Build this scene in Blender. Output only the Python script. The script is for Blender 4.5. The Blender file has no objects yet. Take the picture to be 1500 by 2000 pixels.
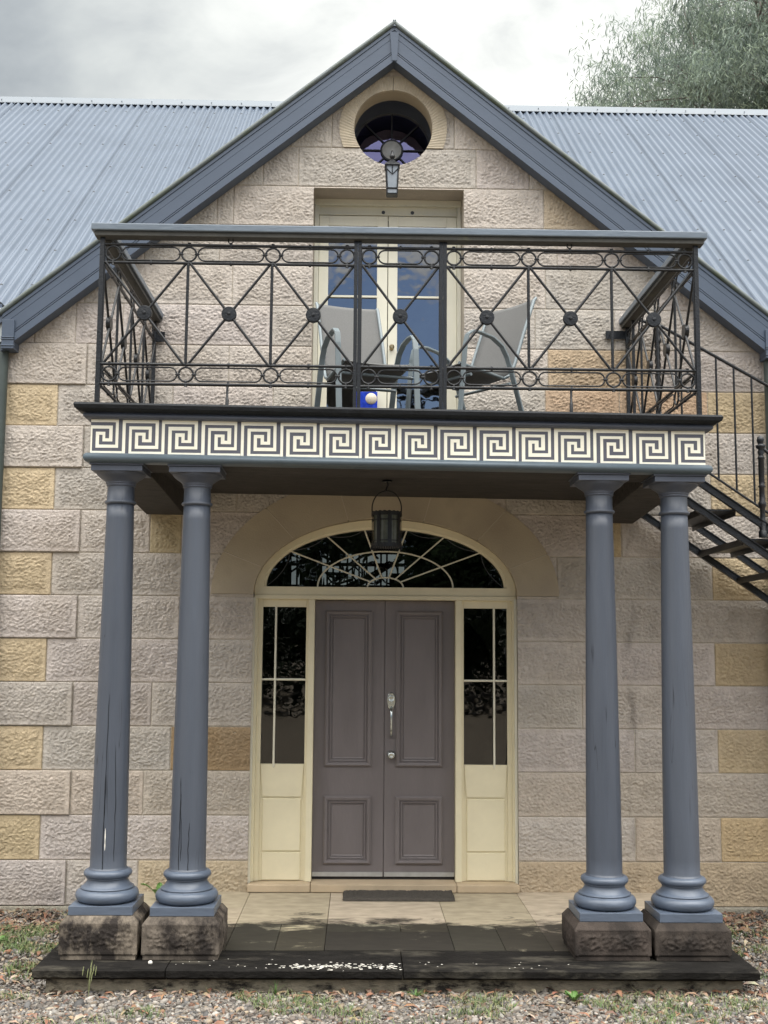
import bpy, math, random
import numpy as np
from mathutils import Vector, Matrix
random.seed(7); rng=np.random.default_rng(7)
SC=bpy.context.scene; COL=SC.collection
PI=math.pi
# ------------------------------------------------------------ camera
cd=bpy.data.cameras.new('camera'); cam=bpy.data.objects.new('camera',cd); COL.objects.link(cam); SC.camera=cam
yaw,pit,rol=.0210,.1180,.0074
cy,sy,cp,sp,cr,sr=math.cos(yaw),math.sin(yaw),math.cos(pit),math.sin(pit),math.cos(rol),math.sin(rol)
Fv=Vector((sy*cp,cy*cp,sp)); R0=Vector((cy,-sy,0)); U0=Vector((-sy*sp,-cy*sp,cp))
Rv=cr*R0+sr*U0; Uv=cr*U0-sr*R0
M=Matrix.Identity(4)
for i in range(3):
    M[i][0]=Rv[i]; M[i][1]=Uv[i]; M[i][2]=-Fv[i]; M[i][3]=(-.2434,-9.1089,1.7912)[i]
cam.matrix_world=M
cd.sensor_fit='VERTICAL'; cd.sensor_height=24; cd.lens=24*2297.86/2000
cd.clip_start=.1; cd.clip_end=600
SC.render.resolution_x=768; SC.render.resolution_y=1024
# ------------------------------------------------------------ sky, sun
SUN_EL,SUN_AZ=math.radians(62),math.radians(128)   # azimuth measured from +Y (north) clockwise
W=bpy.data.worlds.new('World'); SC.world=W; W.use_nodes=True
nt=W.node_tree; nt.nodes.clear(); N=nt.nodes; L=nt.links
out=N.new('ShaderNodeOutputWorld'); bg=N.new('ShaderNodeBackground'); L.new(bg.outputs[0],out.inputs[0])
sky=N.new('ShaderNodeTexSky'); sky.sky_type='NISHITA'; sky.sun_disc=False; sky.sun_elevation=SUN_EL; sky.sun_rotation=SUN_AZ
bg.inputs['Strength'].default_value=.105
tc=N.new('ShaderNodeTexCoord')
def wn(t,**k):
    n=N.new(t)
    for a,b in k.items(): setattr(n,a,b)
    return n
def cloudnoise(scale,loc,det=6,dist=.4,rough=.55):
    m=wn('ShaderNodeMapping'); m.inputs['Location'].default_value=loc; m.inputs['Scale'].default_value=(1,1,2.1)
    L.new(tc.outputs['Generated'],m.inputs[0])
    n=wn('ShaderNodeTexNoise'); n.inputs['Scale'].default_value=scale; n.inputs['Detail'].default_value=det; n.inputs['Distortion'].default_value=dist; n.inputs['Roughness'].default_value=rough
    L.new(m.outputs[0],n.inputs[0]); return n.outputs[0]
def ramp(src,stops,nodes=N,links=L):
    r=nodes.new('ShaderNodeValToRGB'); e=r.color_ramp.elements
    while len(e)<len(stops): e.new(.5)
    for i,(p,c) in enumerate(stops):
        e[i].position=p; e[i].color=(c,c,c,1) if not hasattr(c,'__len__') else (*c,1)
    links.new(src,r.inputs[0]); return r.outputs[0]
def dotdir(d):
    v=wn('ShaderNodeVectorMath',operation='DOT_PRODUCT'); L.new(tc.outputs['Generated'],v.inputs[0]); v.inputs[1].default_value=Vector(d).normalized(); return v.outputs['Value']
def wmath(op,a,b):
    m=wn('ShaderNodeMath',operation=op)
    for i,x in enumerate((a,b)):
        if isinstance(x,(int,float)): m.inputs[i].default_value=x
        else: L.new(x,m.inputs[i])
    return m.outputs[0]
# cloud radiance (relative, multiplied by the strength): grey overcast over the house, a bright thin patch to the upper right,
# broken bright cloud with blue gaps over the garden side
cl=cloudnoise(3.2,(1.3,.4,.2))
cl2=cloudnoise(9.0,(.3,2.4,.7))
mixn=wmath('ADD',wmath('MULTIPLY',cl,.75),wmath('MULTIPLY',cl2,.25))
side=ramp(dotdir((.75,.65,.1)),[(.05,-.09),(.9,.10)]) if False else None
lr=dotdir((1,.12,.25)); mixn=wmath('ADD',mixn,wmath('MULTIPLY',lr,.22))
grey=ramp(mixn,[(.41,(2.9,3.2,3.45)),(.49,(3.7,4.0,4.2)),(.57,(4.6,4.9,4.95)),(.68,(6.2,6.4,6.3))])
glow=ramp(dotdir((.13,.86,.50)),[(.93,0),(.975,.5),(.997,1)])
glown=wmath('MULTIPLY',glow,wmath('ADD',wmath('MULTIPLY',cl2,1.6),.1))
mxg=wn('ShaderNodeMix',data_type='RGBA',blend_type='MIX'); L.new(glown,mxg.inputs[0]); L.new(grey,mxg.inputs[6]); mxg.inputs[7].default_value=(9.0,9.1,8.7,1)
# garden side
front=ramp(dotdir((0,-.85,.55)),[(-.0,0),(.5,1)])
bright=wn('ShaderNodeMix',data_type='RGBA',blend_type='MIX'); L.new(front,bright.inputs[0]); L.new(mxg.outputs[2],bright.inputs[6]); 
elev=wn('ShaderNodeSeparateXYZ'); L.new(tc.outputs['Generated'],elev.inputs[0])
brc=ramp(elev.outputs[2],[(.0,(3.4,3.6,3.8)),(.32,(7.5,7.6,7.6)),(.7,(30,29.6,28.8)),(1.,(52,51.5,50))]); L.new(brc,bright.inputs[7])
gap=ramp(cloudnoise(2.3,(4.1,.9,3.3),4,.2),[(.42,1),(.52,0)])
gapband=ramp(wmath('ADD',elev.outputs[2],wmath('MULTIPLY',wmath('SUBTRACT',cl2,.5),.22)),[(.0,1),(.30,1),(.345,0)])
gapz=ramp(dotdir((.1,-1,0)),[(.75,0),(.9,1)])
gapm=wmath('MULTIPLY',gapband,gapz)
skys=wn('ShaderNodeMix',data_type='RGBA',blend_type='MULTIPLY'); skys.inputs[0].default_value=1; L.new(sky.outputs[0],skys.inputs[6]); skys.inputs[7].default_value=(1.25,1.3,1.45,1)
fin=wn('ShaderNodeMix',data_type='RGBA',blend_type='MIX'); L.new(gapm,fin.inputs[0]); L.new(bright.outputs[2],fin.inputs[6]); L.new(skys.outputs[2],fin.inputs[7])
L.new(fin.outputs[2],bg.inputs['Color'])
sd=bpy.data.lights.new('sun','SUN'); sd.energy=.7; sd.angle=math.radians(38); sd.color=(1,.965,.9)
sun=bpy.data.objects.new('sun',sd); COL.objects.link(sun)
sdir=Vector((math.sin(SUN_AZ)*math.cos(SUN_EL),math.cos(SUN_AZ)*math.cos(SUN_EL),math.sin(SUN_EL)))
sun.rotation_euler=sdir.to_track_quat('Z','Y').to_euler(); sun.location=(6,-12,14)
vs=SC.view_settings; vs.view_transform='Standard'; vs.look='None'; vs.exposure=.40; vs.gamma=1; vs.use_curve_mapping=False

# ------------------------------------------------------------ materials
def mat(name,color,rough=.6,var=.12,vscale=4,bump=0,bscale=40,metal=0,spec=.5,stretch=(1,1,1),attr=None,coord='Object',dirt=None,crack=None,coat=0,var2=None):
    m=bpy.data.materials.new(name); m.use_nodes=True; t=m.node_tree; n=t.nodes; l=t.links
    b=n['Principled BSDF']; b.inputs['Roughness'].default_value=rough; b.inputs['Metallic'].default_value=metal
    b.inputs['Specular IOR Level'].default_value=spec
    if coat: b.inputs['Coat Weight'].default_value=coat; b.inputs['Coat Roughness'].default_value=.2
    tc=n.new('ShaderNodeTexCoord'); mp=n.new('ShaderNodeMapping'); mp.inputs['Scale'].default_value=stretch; l.new(tc.outputs[coord],mp.inputs[0])
    if attr:
        a=n.new('ShaderNodeAttribute'); a.attribute_name=attr; base=a.outputs['Color']
    else:
        r=n.new('ShaderNodeRGB'); r.outputs[0].default_value=(*color,1); base=r.outputs[0]
    no=n.new('ShaderNodeTexNoise'); no.inputs['Scale'].default_value=vscale; no.inputs['Detail'].default_value=8; no.inputs['Roughness'].default_value=.65
    l.new(mp.outputs[0],no.inputs[0])
    rp=ramp(no.outputs[0],[(.3,1-var),(.7,1+var)],n,l)
    mx=n.new('ShaderNodeMix'); mx.data_type='RGBA'; mx.blend_type='MULTIPLY'; mx.inputs[0].default_value=1
    l.new(base,mx.inputs[6]); l.new(rp,mx.inputs[7]); cur=mx.outputs[2]
    if var2:   # broad tint patches
        n2=n.new('ShaderNodeTexNoise'); n2.inputs['Scale'].default_value=var2[0]; n2.inputs['Detail'].default_value=5
        l.new(mp.outputs[0],n2.inputs[0]); f=ramp(n2.outputs[0],[(.45,0),(.68,var2[2])],n,l)
        m2=n.new('ShaderNodeMix'); m2.data_type='RGBA'; l.new(f,m2.inputs[0]); l.new(cur,m2.inputs[6]); m2.inputs[7].default_value=(*var2[1],1); cur=m2.outputs[2]
    if dirt:   # (scale, threshold lo, hi, colour)
        n2=n.new('ShaderNodeTexNoise'); n2.inputs['Scale'].default_value=dirt[0]; n2.inputs['Detail'].default_value=9; n2.inputs['Roughness'].default_value=.7
        l.new(mp.outputs[0],n2.inputs[0]); f=ramp(n2.outputs[0],[(dirt[1],0),(dirt[2],1)],n,l)
        m2=n.new('ShaderNodeMix'); m2.data_type='RGBA'; l.new(f,m2.inputs[0]); l.new(cur,m2.inputs[6]); m2.inputs[7].default_value=(*dirt[3],1); cur=m2.outputs[2]
    bh=None
    if crack:
        mp2=n.new('ShaderNodeMapping'); mp2.inputs['Scale'].default_value=(crack[0],crack[0],crack[1]); l.new(tc.outputs[coord],mp2.inputs[0])
        n3=n.new('ShaderNodeTexNoise'); n3.inputs['Scale'].default_value=1; n3.inputs['Detail'].default_value=3; n3.inputs['Distortion'].default_value=.2; l.new(mp2.outputs[0],n3.inputs[0])
        ab=n.new('ShaderNodeMath'); ab.operation='SUBTRACT'; l.new(n3.outputs[0],ab.inputs[0]); ab.inputs[1].default_value=.5
        ab2=n.new('ShaderNodeMath'); ab2.operation='ABSOLUTE'; l.new(ab.outputs[0],ab2.inputs[0])
        n4=n.new('ShaderNodeTexNoise'); n4.inputs['Scale'].default_value=2.2; l.new(tc.outputs[coord],n4.inputs[0])
        g=ramp(n4.outputs[0],[(.53,0),(.60,1)],n,l)
        c=ramp(ab2.outputs[0],[(.0012,1),(.0045,0)],n,l)
        ml=n.new('ShaderNodeMath'); ml.operation='MULTIPLY'; l.new(g,ml.inputs[0]); l.new(c,ml.inputs[1])
        m3=n.new('ShaderNodeMix'); m3.data_type='RGBA'; l.new(ml.outputs[0],m3.inputs[0]); l.new(cur,m3.inputs[6]); m3.inputs[7].default_value=(.012,.014,.02,1); cur=m3.outputs[2]
    l.new(cur,b.inputs['Base Color'])
    if bump:
        nb=n.new('ShaderNodeTexNoise'); nb.inputs['Scale'].default_value=bscale; nb.inputs['Detail'].default_value=6; l.new(mp.outputs[0],nb.inputs[0])
        bp=n.new('ShaderNodeBump'); bp.inputs['Strength'].default_value=bump; bp.inputs['Distance'].default_value=.01
        l.new(nb.outputs[0],bp.inputs['Height']); l.new(bp.outputs[0],b.inputs['Normal'])
    # gloss varies a little with the same noise
    rr=n.new('ShaderNodeMapRange'); rr.inputs['To Min'].default_value=max(0,rough-.08); rr.inputs['To Max'].default_value=min(1,rough+.08); l.new(no.outputs[0],rr.inputs['Value']); l.new(rr.outputs[0],b.inputs['Roughness'])
    return m
def glassmat(name,tint,refl,rough=.02,gcol=(1,1,1)):
    m=bpy.data.materials.new(name); m.use_nodes=True; t=m.node_tree; n=t.nodes; l=t.links; n.remove(n['Principled BSDF'])
    tr=n.new('ShaderNodeBsdfTransparent'); tr.inputs[0].default_value=(*tint,1)
    gl=n.new('ShaderNodeBsdfGlossy'); gl.inputs['Roughness'].default_value=rough; gl.inputs['Color'].default_value=(*gcol,1)
    fr=n.new('ShaderNodeFresnel'); fr.inputs[0].default_value=1.5
    ad=n.new('ShaderNodeMath'); ad.operation='ADD'; ad.use_clamp=True; l.new(fr.outputs[0],ad.inputs[0]); ad.inputs[1].default_value=refl
    mx=n.new('ShaderNodeMixShader'); l.new(ad.outputs[0],mx.inputs[0]); l.new(tr.outputs[0],mx.inputs[1]); l.new(gl.outputs[0],mx.inputs[2])
    # old hand-drawn glass is slightly wavy
    tc=n.new('ShaderNodeTexCoord'); nb=n.new('ShaderNodeTexNoise'); nb.inputs['Scale'].default_value=5; l.new(tc.outputs['Object'],nb.inputs[0])
    bp=n.new('ShaderNodeBump'); bp.inputs['Strength'].default_value=.12; bp.inputs['Distance'].default_value=.02; l.new(nb.outputs[0],bp.inputs['Height']); l.new(bp.outputs[0],gl.inputs['Normal'])
    l.new(mx.outputs[0],n['Material Output'].inputs[0]); return m
M_={}
M_['stone']=mat('sandstone',(.4,.36,.3),.92,.12,14,1.3,42,attr='Col',spec=.2,var2=(1.7,(.37,.31,.235),.3))
M_['arch']=mat('dressed_sandstone',(.45,.385,.285),.85,.10,6,.25,90,spec=.2,var2=(3,(.31,.26,.20),.6))
M_['ring']=mat('tooled_sandstone',(.49,.425,.325),.85,.12,8,.3,90,spec=.15)
M_['pedestal']=mat('weathered_sandstone',(.4,.33,.25),.92,.2,12,.4,90,attr='Col',spec=.08,dirt=(3.4,.40,.58,(.035,.03,.027)),stretch=(1.5,1.5,.9))
M_['blue']=mat('blue_grey_paint',(.060,.071,.093),.42,.16,7,.35,34,stretch=(1,1,.12),crack=(11,.45),var2=(2.0,(.084,.098,.124),.5))
M_['bluebase']=mat('lighter_blue_grey_paint',(.088,.110,.148),.36,.16,14,.3,40,stretch=(.3,.3,1))  # lighter blue-grey than the column shafts
M_['fascia']=mat('slate_blue_paint',(.066,.088,.126),.42,.06,3,.08,30,stretch=(1,1,1))
M_['dark']=mat('dark_slate_paint',(.010,.012,.015),.55,.4,9,.4,60,spec=.25)
M_['dkblue']=mat('dark_blue_paint',(.07,.082,.11),.45,.12,5,.12,40)
M_['torus']=mat('blue_green_grey_paint',(.085,.115,.14),.4,.12,5,.12,40)
M_['key']=mat('cream_enamel',(.83,.81,.69),.5,.06,9,dirt=(11,.66,.78,(.55,.48,.36)))
M_['keybg']=mat('grey_enamel',(.09,.095,.12),.5,.08,8)
M_['iron']=mat('black_iron_paint',(.006,.0075,.010),.36,.3,30,.3,90,spec=.45)
M_['rail']=mat('handrail_paint',(.125,.155,.19),.36,.14,5,.2,50,stretch=(.3,1,1))
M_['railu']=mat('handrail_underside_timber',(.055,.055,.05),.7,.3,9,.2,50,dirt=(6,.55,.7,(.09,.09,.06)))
M_['cream']=mat('cream_paint',(.76,.69,.49),.45,.05,5,.08,30,dirt=(7,.70,.80,(.40,.33,.2)))
M_['creamu']=mat('weathered_cream_paint',(.66,.64,.53),.5,.06,5,.08,30)
M_['creamw']=mat('pale_cream_paint',(.76,.73,.60),.45,.05,5,.08,30)
M_['door']=mat('taupe_paint',(.165,.145,.145),.42,.10,5,.2,50,stretch=(1,1,.3))
M_['chrome']=mat('chrome',(.62,.66,.65),.22,.05,20,metal=1)
M_['alum']=mat('aluminium_strip',(.55,.56,.56),.4,.1,20,metal=.7)
M_['roof']=mat('corrugated_steel',(.110,.138,.180),.33,.08,3,.02,40,var2=(.9,(.13,.16,.205),.7))
M_['cap']=mat('ridge_steel',(.12,.145,.17),.4,.06,4)
M_['bead']=mat('mossy_roll_paint',(.075,.09,.09),.5,.25,6,dirt=(5,.45,.62,(.055,.07,.045)))
M_['timber']=mat('rough_dark_timber',(.042,.037,.033),.85,.4,3,.8,18,stretch=(1,3,3),dirt=(7,.5,.64,(.022,.02,.018)))
M_['slab']=mat('mould_blackened_slab',(.013,.012,.011),.9,.5,9,.7,60,dirt=(4,.53,.72,(.075,.068,.054)),stretch=(.55,1.3,1),spec=.1)
M_['slabside']=mat('stained_step_riser',(.25,.22,.165),.85,.4,7,.5,60,dirt=(5,.50,.62,(.03,.027,.024)),stretch=(1,1,2.4),spec=.1)
M_['thresh']=mat('threshold_stone',(.47,.37,.25),.8,.1,6,.2,60)
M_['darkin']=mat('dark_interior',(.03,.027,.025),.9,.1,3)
M_['mat']=mat('coir_mat',(.075,.066,.055),.95,.5,160,1.0,200)
M_['sling']=mat('grey_sling_mesh',(.125,.125,.122),.8,.12,120,.3,300)
M_['chairf']=mat('grey_chair_frame',(.17,.205,.22),.35,.06,8)
M_['bluegl']=mat('blue_art_glass',(.02,.05,.42),.2,.5,25)
M_['roundel']=mat('pale_glass_roundel',(.62,.55,.45),.3,.25,60)
M_['lampgl']=mat('frosted_lamp_glass',(.27,.30,.33),.25,.1,30)
M_['lampdk']=mat('dark_lamp_glass',(.10,.11,.09),.2,.2,30)
M_['lead']=mat('dark_window_iron',(.05,.055,.065),.5,.1,10)
M_['bark']=mat('grey_bark',(.16,.14,.12),.9,.25,6,.5,20)
M_['leaf']=mat('gum_leaf',(.055,.085,.05),.5,.4,1.2,attr='Col')
def translucent(m,f):
    t=m.node_tree; n=t.nodes; l=t.links; b=n['Principled BSDF']; tr=n.new('ShaderNodeBsdfTranslucent'); mx=n.new('ShaderNodeMixShader'); mx.inputs[0].default_value=f
    l.new(b.inputs['Base Color'].links[0].from_socket,tr.inputs[0]); l.new(b.outputs[0],mx.inputs[1]); l.new(tr.outputs[0],mx.inputs[2]); l.new(mx.outputs[0],n['Material Output'].inputs[0])
translucent(M_['leaf'],.45)
M_['weed']=mat('weed_leaf',(.10,.20,.045),.6,.3,20)
M_['grass']=mat('grass_blade',(.13,.19,.06),.7,.3,3,attr='Col')
M_['litter']=mat('dry_leaf',(.22,.14,.08),.8,.4,5,attr='Col')
M_['pebble']=mat('pebble',(.4,.35,.3),.75,.2,60,attr='Col')
M_['white']=mat('white_stone',(.7,.67,.6),.7,.1,30)
M_['pipe']=mat('dark_green_pipe',(.05,.065,.06),.45,.15,6)
M_['pipel']=mat('pale_grey_metal',(.42,.46,.46),.45,.1,6)
M_['screw']=mat('screw_head',(.06,.07,.08),.5,.1,6)
M_['gl']=glassmat('window_glass',(.20,.22,.21),.02)
M_['glu']=glassmat('upper_window_glass',(.25,.27,.28),.17)
M_['glr']=glassmat('sky_tinted_window_glass',(.2,.2,.3),.16,gcol=(.50,.50,.95))  # violet put into the gloss to stand for reflected blue sky
# ground: brown soil with gravel-coloured speckle
def groundmat():
    m=mat('gravelly_soil',(.20,.165,.12),.95,.3,3,1.0,60,coord='Object'); return m
M_['ground']=groundmat()
# paving: clean buff near the wall, black mould creeping in from the weathered outer edge in blotches
def pavingmat():
    m=bpy.data.materials.new('mottled_paving'); m.use_nodes=True; t=m.node_tree; n=t.nodes; l=t.links; b=n['Principled BSDF']; b.inputs['Roughness'].default_value=.85; b.inputs['Specular IOR Level'].default_value=.12
    a=n.new('ShaderNodeAttribute'); a.attribute_name='Col'
    tc=n.new('ShaderNodeTexCoord'); sx=n.new('ShaderNodeSeparateXYZ'); l.new(tc.outputs['Object'],sx.inputs[0])
    mp=n.new('ShaderNodeMapping'); mp.inputs['Scale'].default_value=(.55,1,1); l.new(tc.outputs['Object'],mp.inputs[0])
    no=n.new('ShaderNodeTexNoise'); no.inputs['Scale'].default_value=3.6; no.inputs['Detail'].default_value=10; no.inputs['Roughness'].default_value=.70; no.inputs['Distortion'].default_value=.5; l.new(mp.outputs[0],no.inputs[0])
    yy=n.new('ShaderNodeMapRange'); yy.inputs['From Min'].default_value=-.5; yy.inputs['From Max'].default_value=-1.35; yy.inputs['To Min'].default_value=-.24; yy.inputs['To Max'].default_value=.17; l.new(sx.outputs[1],yy.inputs['Value'])
    ad=n.new('ShaderNodeMath'); ad.operation='ADD'; l.new(no.outputs[0],ad.inputs[0]); l.new(yy.outputs[0],ad.inputs[1])
    f=ramp(ad.outputs[0],[(.45,0),(.49,.4),(.57,.93)],n,l)
    n2=n.new('ShaderNodeTexNoise'); n2.inputs['Scale'].default_value=14; n2.inputs['Detail'].default_value=8; l.new(mp.outputs[0],n2.inputs[0]); g=ramp(n2.outputs[0],[(.3,.82),(.7,1.15)],n,l)
    m1=n.new('ShaderNodeMix'); m1.data_type='RGBA'; m1.blend_type='MULTIPLY'; m1.inputs[0].default_value=1; l.new(a.outputs['Color'],m1.inputs[6]); l.new(g,m1.inputs[7])
    m2=n.new('ShaderNodeMix'); m2.data_type='RGBA'; l.new(f,m2.inputs[0]); l.new(m1.outputs[2],m2.inputs[6]); m2.inputs[7].default_value=(.016,.015,.0135,1)
    l.new(m2.outputs[2],b.inputs['Base Color'])
    bp=n.new('ShaderNodeBump'); bp.inputs['Strength'].default_value=.3; bp.inputs['Distance'].default_value=.01; l.new(n2.outputs[0],bp.inputs['Height']); l.new(bp.outputs[0],b.inputs['Normal'])
    return m
M_['paving']=pavingmat()

# ------------------------------------------------------------ mesh helpers
OFF={}
def thing(name,label,cat,loc=(0,0,0),group=None,rot=(0,0,0)):
    o=bpy.data.objects.new(name,None); COL.objects.link(o); o.location=loc; o.rotation_euler=rot; o.empty_display_size=.2
    o['label']=label; o['category']=cat
    if group: o['group']=group
    OFF[o.name]=Vector(loc) if tuple(rot)==(0,0,0) else Vector((0,0,0)); return o
def tag(o,label,cat,group=None):
    o['label']=label; o['category']=cat
    if group: o['group']=group
    return o
class MB:
    def __init__(s): s.v=[]; s.f=[]; s.m=[]; s.sm=[]; s.c=[]; s.mi=0
    def add(s,vs,fs,smooth=False,col=None):
        b=len(s.v); s.v+= [tuple(p) for p in vs]
        for f in fs: s.f.append(tuple(b+i for i in f)); s.m.append(s.mi); s.sm.append(smooth); s.c.append(col or (1,1,1))
        return s
    def box(s,x0,x1,y0,y1,z0,z1,col=None):
        v=[(x,y,z) for x in (x0,x1) for y in (y0,y1) for z in (z0,z1)]
        return s.add(v,[(0,1,3,2),(4,6,7,5),(0,4,5,1),(2,3,7,6),(0,2,6,4),(1,5,7,3)],False,col)
    def hexa(s,v,col=None):   # 8 pts ordered as box
        return s.add(v,[(0,1,3,2),(4,6,7,5),(0,4,5,1),(2,3,7,6),(0,2,6,4),(1,5,7,3)],False,col)
    def tube(s,pts,r,n=8,closed=False,flat=None,up=None,cap=True,twist=0,col=None):
        pts=[Vector(p) for p in pts]; rings=[]; K=len(pts)
        prev=None
        for i,p in enumerate(pts):
            a=pts[(i-1)%K] if (i>0 or closed) else p; b=pts[(i+1)%K] if (i<K-1 or closed) else p
            t=(b-a).normalized()
            if up is not None: u=Vector(up)
            elif prev is not None: u=prev
            else: u=Vector((0,0,1)) if abs(t.z)<.9 else Vector((0,1,0))
            sd=t.cross(u); 
            if sd.length<1e-5: sd=t.cross(Vector((1,0,0)))
            sd.normalize(); u2=sd.cross(t).normalized(); prev=u2 if up is None else None
            rr=r[i] if hasattr(r,'__len__') else r
            if flat: w,h=flat; ring=[p+sd*a_*w+u2*b_*h for a_,b_ in ((-1,-1),(1,-1),(1,1),(-1,1))]
            else:
                ring=[p+sd*math.cos(2*PI*j/n+twist*i)*rr+u2*math.sin(2*PI*j/n+twist*i)*rr for j in range(n)]
            rings.append(ring)
        m=len(rings[0]); v=[q for rg in rings for q in rg]; f=[]
        for i in range(K if closed else K-1):
            i2=(i+1)%K
            for j in range(m): f.append((i*m+j,i*m+(j+1)%m,i2*m+(j+1)%m,i2*m+j))
        s.add(v,f,not flat,col)
        if cap and not closed: s.add(rings[0],[tuple(range(m))[::-1]],False,col); s.add(rings[-1],[tuple(range(m))],False,col)
        return s
    def lathe(s,prof,c=(0,0,0),n=32,axis='z',cap=True,col=None):
        v=[];K=len(prof); cx,cy_,cz=c
        for r,h in prof:
            for j in range(n):
                a=2*PI*j/n; x,y=r*math.cos(a),r*math.sin(a)
                if axis=='z': v.append((cx+x,cy_+y,cz+h))
                elif axis=='y': v.append((cx+x,cy_+h,cz+y))
                else: v.append((cx+h,cy_+x,cz+y))
        f=[(i*n+j,i*n+(j+1)%n,(i+1)*n+(j+1)%n,(i+1)*n+j) for i in range(K-1) for j in range(n)]
        s.add(v,f,True,col)
        if cap:
            s.add(v[:n],[tuple(range(n))[::-1]],False,col); s.add(v[-n:],[tuple(range(n))],False,col)
        return s
    def loft(s,loops,close=True,smooth=False,capend=True,capstart=False,col=None):
        m=len(loops[0]); v=[p for lp in loops for p in lp]; f=[]
        for i in range(len(loops)-1):
            for j in range(m if close else m-1): f.append((i*m+j,i*m+(j+1)%m,(i+1)*m+(j+1)%m,(i+1)*m+j))
        s.add(v,f,smooth,col)
        if capend: s.add(loops[-1],[tuple(range(m))],False,col)
        if capstart: s.add(loops[0],[tuple(range(m))[::-1]],False,col)
        return s
    def rects(s,x0,x1,z0,z1,prof,cap=True):   # panel moulding: prof = [(inset, y)]
        return s.loft([[(x0+i,y,z0+i),(x1-i,y,z0+i),(x1-i,y,z1-i),(x0+i,y,z1-i)] for i,y in prof],capend=cap)
    def sph(s,c,r,n=10,k=6,sz=1):
        return s.lathe([(max(r*math.sin(PI*i/k),1e-4),-r*sz*math.cos(PI*i/k)) for i in range(k+1)],c,n)
    def build(s,name,material,parent=None,bevel=0,color=False,off=None):
        me=bpy.data.meshes.new(name)
        o=Vector((0,0,0))
        if off is not None: pass
        elif parent is not None: o=OFF[parent.name]
        me.from_pydata([tuple(Vector(p)-o) for p in s.v],[],s.f)
        mats=material if isinstance(material,list) else [material]
        for m in mats: me.materials.append(m)
        me.polygons.foreach_set('material_index',s.m); me.polygons.foreach_set('use_smooth',s.sm)
        if color:
            a=me.color_attributes.new('Col','FLOAT_COLOR','CORNER'); arr=[]
            for p,c in zip(me.polygons,s.c): arr+= list((*c,1))*len(p.vertices)
            a.data.foreach_set('color',arr)
        me.update()
        ob=bpy.data.objects.new(name,me); COL.objects.link(ob)
        if parent is not None: ob.parent=parent
        OFF[ob.name]=o
        if parent is None and off is not None: ob.location=off
        if bevel:
            b=ob.modifiers.new('bevel','BEVEL'); b.width=bevel; b.segments=2; b.limit_method='ANGLE'; b.angle_limit=math.radians(40); b.harden_normals=False
        return ob
def struct(o): o['kind']='structure'; return o
# 2-D gradient noise (numpy)
_p=rng.permutation(512); _p=np.concatenate([_p,_p]); _ga=rng.uniform(0,2*PI,1024)
def pn(x,y):
    xi=np.floor(x).astype(int);yi=np.floor(y).astype(int);xf=x-xi;yf=y-yi
    def g(ix,iy,fx,fy):
        h=_ga[_p[(_p[ix&511]+iy)&511]]; return np.cos(h)*fx+np.sin(h)*fy
    u=xf*xf*xf*(xf*(xf*6-15)+10);v=yf*yf*yf*(yf*(yf*6-15)+10)
    a=g(xi,yi,xf,yf);b=g(xi+1,yi,xf-1,yf);c=g(xi,yi+1,xf,yf-1);d=g(xi+1,yi+1,xf-1,yf-1)
    return (a*(1-u)+b*u)*(1-v)+(c*(1-u)+d*u)*v
class Grid:   # many displaced patches in one mesh
    def __init__(s): s.V=[];s.F=[];s.C=[];s.n=0
    def patch(s,P,col,keep=None):  # P: (nz,nx,3)
        nz,nx,_=P.shape; idx=np.arange(nz*nx).reshape(nz,nx)+s.n
        f=np.stack([idx[:-1,:-1],idx[:-1,1:],idx[1:,1:],idx[1:,:-1]],-1)
        k=np.ones(f.shape[:2],bool) if keep is None else keep
        s.V.append(P.reshape(-1,3)); s.F.append(f[k]); 
        c=np.broadcast_to(np.array([*col,1.]),(nz*nx,4)) if not isinstance(col,np.ndarray) else col.reshape(-1,4)
        s.C.append(c); s.n+=nz*nx
    def build(s,name,m,parent=None):
        V=np.concatenate(s.V);F=np.concatenate(s.F);C=np.concatenate(s.C)
        if parent is not None: V=V-np.array(OFF[parent.name])
        used=np.unique(F); mp=-np.ones(len(V),int); mp[used]=np.arange(len(used)); V=V[used];F=mp[F];C=C[used]
        me=bpy.data.meshes.new(name); me.vertices.add(len(V)); me.vertices.foreach_set('co',V.ravel())
        me.loops.add(F.size); me.loops.foreach_set('vertex_index',F.ravel().astype(np.int32))
        me.polygons.add(len(F)); me.polygons.foreach_set('loop_start',np.arange(0,F.size,4,dtype=np.int32)); 
        a=me.color_attributes.new('Col','FLOAT_COLOR','POINT'); a.data.foreach_set('color',C.ravel())
        me.materials.append(m); me.update(calc_edges=True); me.validate()
        o=bpy.data.objects.new(name,me); COL.objects.link(o)
        if parent is not None: o.parent=parent
        OFF[o.name]=OFF[parent.name] if parent is not None else Vector((0,0,0))
        return o
def rock(x,z,ang,seed):
    ca,sa=math.cos(ang),math.sin(ang); u=x*ca+z*sa; w=-x*sa+z*ca
    wu=u+.012*pn(x*22+seed,z*22); ww=w+.010*pn(x*26+seed+40,z*26+9)
    a=pn(wu*40+seed,ww*68+seed*1.7); b=1-2*np.abs(pn(wu*60+seed*2,ww*88+3)); c=pn(x*80+seed,z*80)
    d=pn(x*7+seed,z*7+seed)
    e=pn(x*48-seed,z*75+seed*.3)
    return .50*a+.30*b+.34*c+.30*e+.35*d
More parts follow.
